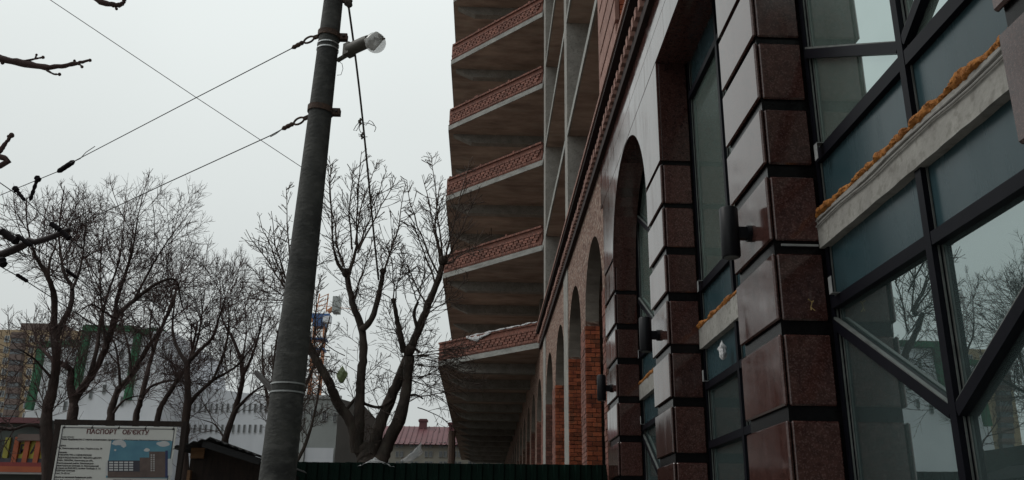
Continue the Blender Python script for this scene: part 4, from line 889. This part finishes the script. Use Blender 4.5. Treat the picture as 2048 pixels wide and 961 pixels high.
# white block with green frame bands
GY = 70
gb = far_building('office_block', 'pale office block with bright green frame bands behind the bare trees', loc=(onY(250, 800, GY).x, GY, 0))
c = onY(60, 700, GY); e = onY(345, 662, GY); f_ = onY(178, 655, GY)
k = MB(); k.box(c.x, f_.x, GY+1, GY+14, 0, onY(100, 690, GY).z); k.build('wall', 'render_white', gb)
k = MB(); k.box(f_.x, e.x, GY, GY+15, 0, f_.z-.2); k.build('wall', 'render_white', gb)
def gband(pts, w_, nm='frame_band', d=0):
    for a, b in zip(pts[:-1], pts[1:]): k = MB(); p, q = onY(*a, GY-.2-d), onY(*b, GY-.2-d); k.bar(p, q, .5, w_, up=(0, 0, 1) if abs(p.x-q.x) > abs(p.z-q.z) else (1, 0, 0)); k.build(nm, 'trim_green', gb)
gband([(176, 653), (160, 735), (148, 800)], .62); gband([(172, 657), (222, 659)], .5); gband([(232, 657), (272, 659)], .45); gband([(278, 662), (266, 735), (255, 800)], .5)
gband([(82, 690), (165, 686)], .42); gband([(84, 690), (72, 760), (58, 820)], .5); gband([(268, 664), (300, 664)], .4)
for (x_, y_) in ((205, 690), (207, 725), (240, 700), (238, 760), (205, 770), (226, 735), (180, 740), (178, 780), (240, 795), (118, 720), (125, 760), (115, 800)):
    a, b = onY(x_, y_+18, GY), onY(x_+9, y_, GY); fwin(gb, a.x, b.x, a.z, b.z, GY+(1 if x_ < 150 else 0), 'render_grey')
# long grey wing stepping down to the right with a green roof edge
lw = far_building('long_wing', 'long pale grey building with a stepped green roof edge and rows of windows', loc=(onY(430, 800, 76).x, 76, 0))
WY = 76; st = [(300, 664), (335, 672), (352, 688), (372, 702), (378, 760), (400, 775), (600, 800)]
k = MB(); pts = [onY(x_, y_, WY) for x_, y_ in st]; n_ = len(pts); b0 = onY(300, 960, WY)
for dY in (0, 12): k.poly([(p.x, WY+dY, p.z) for p in pts]+[(pts[-1].x, WY+dY, 0), (pts[0].x, WY+dY, 0)])
for p, q in zip(pts[:-1], pts[1:]): k.poly([(p.x, WY, p.z), (q.x, WY, q.z), (q.x, WY+12, q.z), (p.x, WY+12, p.z)])
k.poly([(pts[0].x, WY, 0), (pts[0].x, WY+12, 0), (pts[0].x, WY+12, pts[0].z), (pts[0].x, WY, pts[0].z)]); k.build('wall', 'render_white', lw)
for p, q in zip(pts[:3], pts[1:4]): k = MB(); k.bar((p.x, WY-.2, p.z), (q.x, WY-.2, q.z), .6, .7); k.build('roof_edge', 'trim_green', lw)
for r_, (ya, yb) in enumerate(((745, 765), (808, 826), (850, 866))):
    for c_ in range(26 if r_ else 5):
        x_ = 310+c_*11 if r_ else 308+c_*13
        if (r_ == 0 and x_ > 370) or (r_ == 3 and x_ < 392): continue
        a, b = onY(x_, yb, WY), onY(x_+6, ya, WY); fwin(lw, a.x, b.x, a.z, b.z, WY)
# beige apartment tower with brown balcony bays
TY = 190
tb = far_building('apartment_tower', 'beige apartment tower with brown balcony bays at the far left', loc=(onY(60, 800, TY).x, TY, 0))
k = MB(); a, b = onY(-90, 800, TY), onY(178, 663, TY); k.box(a.x, b.x, TY, TY+20, 0, b.z); k.build('wall', 'wall_beige', tb)
k = MB(); a, b = onY(35, 660, TY), onY(122, 646, TY); k.box(a.x, b.x, TY+1, TY+16, onY(60, 664, TY).z, b.z); k.build('roof_block', 'wall_brown', tb)
for (xa, xb) in ((28, 55), (-60, -32)):
    for i in range(11):
        y_ = 668+i*22; p, q = onY(xa-i*2.2, y_+11, TY), onY(xb-i*2.2, y_, TY); r2 = onY(xa-i*2.2, y_+22, TY)
        k = MB(); k.box(p.x, q.x, TY-1.6, TY-.01, p.z, q.z); bl = k.build('balcony', 'wall_brown', tb)
        k = MB(); k.box(p.x+.1, q.x-.1, TY-1.3, TY-.01, r2.z+.02, p.z-.02); k.build('glazing', 'glass_far', bl)
for cx in (8, 58, 78, 97, 130, -20):
    for i in range(10):
        y_ = 672+i*22; xx = cx-i*2.0; a, b = onY(xx, y_+13, TY), onY(xx+13, y_, TY); fwin(tb, a.x, b.x, a.z, b.z, TY)
# grey warehouse to the right of the pole
QY = 52
gw = far_building('grey_warehouse', 'plain grey rendered building with small white windows right of the pole', loc=(onY(650, 900, QY).x, QY, 0))
a, b, c = onY(560, 788, QY), onY(678, 797, QY), onY(700, 850, QY+4)
k = MB(); pts = [(a.x, QY), (b.x, QY), (b.x+1.1, QY+3), (b.x+1.1, QY+14), (a.x, QY+14)]; k.prism(pts, 0, b.z); k.build('wall', 'render_grey', gw)
k = MB(); k.box(a.x-.1, b.x+.15, QY-.15, QY+.1, b.z-.05, b.z+.14); k.build('parapet_cap', 'white_trim', gw)
for (x0_, y0_, x1_, y1_) in ((621, 821, 632, 841), (644, 823, 655, 843), (600, 819, 609, 839), (666, 826, 674, 844)):
    p, q = onY(x0_, y1_, QY), onY(x1_, y0_, QY); fwin(gw, p.x, q.x, p.z, q.z, QY)
p, q = onY(609, 925, QY), onY(668, 897, QY); k = MB(); k.box(p.x, q.x, QY-.06, QY-.01, .1, q.z); k.build('gate', 'render_white', gw)
k = MB(); k.box(p.x-.25, p.x-.05, QY-.2, QY-.01, 0, q.z+.3); k.build('downpipe', 'white_trim', gw)
# cream school-like house with maroon roof
MY = 95
mr_ = far_building('maroon_roof_house', 'long cream house with a maroon metal roof and chimney beyond the fence', loc=(onY(850, 900, MY).x, MY, 0))
a, b = onY(690, 886, MY), onY(1010, 882, MY); k = MB(); k.box(a.x, b.x, MY, MY+12, 0, a.z); k.build('wall', 'wall_cream', mr_)
rt_ = onY(850, 856, MY+4).z; k = MB()
k.prism_x([(MY-.7, a.z-.1), (MY+12.7, a.z-.1), (MY+6, rt_+.35)], a.x-.6, b.x+.6); rf = k.build('roof', 'roof_maroon', mr_)
for i in range(30): x_ = a.x+i*(b.x-a.x)/30; k = MB(); k.bar((x_, MY-.75, a.z-.05), (x_, MY+5.9, rt_+.34), .08, .12); k.build('seam', 'roof_maroon', rf)
for (x_, y_) in ((846, 838), (905, 845)): p = onY(x_, y_, MY+5); k = MB(); k.box(p.x-.4, p.x+.45, MY+5, MY+5.8, rt_, p.z); k.box(p.x-.5, p.x+.55, MY+4.9, MY+5.9, p.z-.3, p.z-.1); k.build('chimney', 'roof_maroon', rf)
for r_, (ya, yb) in enumerate(((883, 894), (901, 913), (921, 932))):
    for c_ in range(11):
        x_ = 704+c_*29; w_ = 17
        for j in range(2): p, q = onY(x_+j*9, yb+2, MY), onY(x_+j*9+7, ya+2, MY); fwin(mr_, p.x, q.x, p.z, q.z, MY)
cable('thin_post', 'thin rusty post standing beyond the fence before the cream house', 'post', [(onY(906, 950, 40).x, 40, 0), onY(904, 862, 40)], .16, 'rust', 8)
# tower crane
KY = 130
kr = thing('tower_crane', 'orange lattice tower crane with blue slewing platform and grey counterweight', 'crane', (onY(625, 925, KY).x, KY, 0))
xb = onY(636, 700, KY).x; zt_ = onY(645, 640, KY).z; k = MB(); hw = .75
for sx in (-1, 1):
    for sy in (-1, 1): k.bar((xb+sx*hw, KY+sy*hw, 0), (xb+sx*hw, KY+sy*hw, zt_), .22)
z = 2; s = 1
while z < zt_-1.4:
    for sy in (-1, 1): k.bar((xb-s*hw, KY+sy*hw, z), (xb+s*hw, KY+sy*hw, z+1.4), .12)
    for sx in (-1, 1): k.bar((xb+sx*hw, KY-s*hw, z), (xb+sx*hw, KY+s*hw, z+1.4), .09); k.bar((xb+sx*hw, KY-hw, z), (xb+sx*hw, KY+hw, z), .08)
    for sy in (-1, 1): k.bar((xb-hw, KY+sy*hw, z), (xb+hw, KY+sy*hw, z), .08)
    z += 1.4; s = -s
k.build('mast', 'crane_orange', kr)
zc = onY(640, 682, KY).z; k = MB(); k.box(xb-1.2, xb+1.2, KY-1.2, KY+1.2, zc, zc+.25); k.box(xb-1.1, xb+1.1, KY-1.1, KY+1.1, zc-1.6, zc-1.3); k.build('collar', 'crane_blue', kr)
k = MB(); zz_ = zt_; k.box(xb-1.1, xb+1.5, KY-1.2, KY+1.2, zz_, zz_+.7); k.prism_x([(KY-1, zz_-1.2), (KY+1, zz_-1.2), (KY+1, zz_), (KY-1, zz_)], xb-.9, xb+.9); k.build('slewing_platform', 'crane_blue', kr)
k = MB(); ta = onY(648, 588, KY)
for sx in (-1, 1): k.bar((xb+sx*.75, KY, zz_+1.2), (ta.x+sx*.65, KY, ta.z), .16)
for i in range(4): q = i/4; k.bar((xb-.75+(ta.x-xb+.1)*q, KY, zz_+1.2+(ta.z-zz_-1.2)*q), (xb+.75+(ta.x-xb)*(q+.25), KY, zz_+1.2+(ta.z-zz_-1.2)*(q+.25)), .09)
k.bar((xb-3.6, KY, ta.z-1.6), (xb+6, KY, ta.z-2.4), .08); k.build('tower_head', 'crane_orange', kr)
p = onY(671, 624, KY); k = MB(); k.bar((xb+1, KY, zz_+1.2), (p.x, KY, p.z+.8), .5, .6); k.bar((xb-1, KY, zz_), (xb-4.5, KY, zz_-1.4), .5, .5); k.build('jib', 'crane_orange', kr)
k = MB(); k.box(p.x-.4, p.x+.65, KY-1, KY+1, p.z-.2, onY(671, 596, KY).z); k.build('counterweight', 'render_grey', kr)
q = onY(657, 648, KY); k = MB(); k.box(q.x-.55, q.x+.55, KY-1.9, KY-.5, onY(658, 650, KY).z, onY(658, 638, KY).z); k.build('cab', 'render_white', kr)
# low colourful shop at the left edge
VY = 27
sv = thing('roadside_shop', 'low shop with yellow windows and red posts at the left edge', 'shop', (onY(40, 900, VY).x, VY, 0))
pxbox(sv, 'wall', 'shop_grey', -140, 838, 92, 961, VY, 6, 0)
pxbox(sv, 'fascia', 'roof_maroon', -140, 836, 90, 843, VY-.3, .29); pxbox(sv, 'fascia', 'wall_brown', 34, 869, 92, 881, VY-.25, .24)
for i, x_ in enumerate((-50, -22, 6, 37, 58, 80)):
    p, q = onY(x_, 922, VY), onY(x_+19, 876, VY); k = MB(); k.box(p.x, q.x, VY-.1, VY-.02, p.z, q.z); k.build('window', 'shop_yellow', sv)
    if x_ > 30: k = MB(); k.box(p.x-.12, p.x+.02, VY-.2, VY-.05, p.z-.3, q.z); k.build('post', 'shop_orange', sv)
pxbox(sv, 'plinth', 'print_dark', -140, 918, 92, 930, VY-.15, .12); pxbox(sv, 'stripe', 'shop_orange', -140, 934, 92, 942, VY-.6, .5); pxbox(sv, 'stripe', 'shop_red', -140, 926, 92, 934, VY-.5, .4); pxbox(sv, 'stripe', 'render_white', -140, 942, 92, 945, VY-.55, .45)
for (s, x_) in (('Р', 41), ('А', 64)):
    cu = bpy.data.curves.new('lettering', 'FONT'); cu.body = s; cu.offset = .02; cu.extrude = .01; ob = bpy.data.objects.new('lettering', cu); C.objects.link(ob)
    me = bpy.data.meshes.new_from_object(ob.evaluated_get(bpy.context.evaluated_depsgraph_get())); bpy.data.objects.remove(ob); me.materials.clear()
    p, q = onY(x_, 908, VY), onY(x_, 890, VY); sc = (q.z-p.z)/.73; me.transform(Matrix(((sc, 0, 0, 0), (0, 0, -sc, 0), (0, sc, 0, 0), (0, 0, 0, 1)))); link('lettering', me, 'ink_dark', sv, (p.x, VY-.12, p.z))

# unseen block added behind the viewpoint to shade the faces turned that way
bk = far_building('added_shade_block', 'tall unseen brown block added behind the viewpoint to shade the scene', loc=(3, -16, 0))
k = MB(); k.box(-5.5, 16, -28, -10, 0, 17); k.build('wall', 'wall_brown', bk)
for r_ in range(5):
    for c_ in range(7):
        x_ = -4.3+c_*2.9; z_ = 1.2+r_*3.2; k = MB(); k.box(x_, x_+1.5, -10, -9.93, z_, z_+1.7); f_ = k.build('window', 'white_trim', bk); k = MB(); k.box(x_+.1, x_+1.4, -9.929, -9.91, z_+.1, z_+1.6); k.build('pane', 'glass_far', f_)
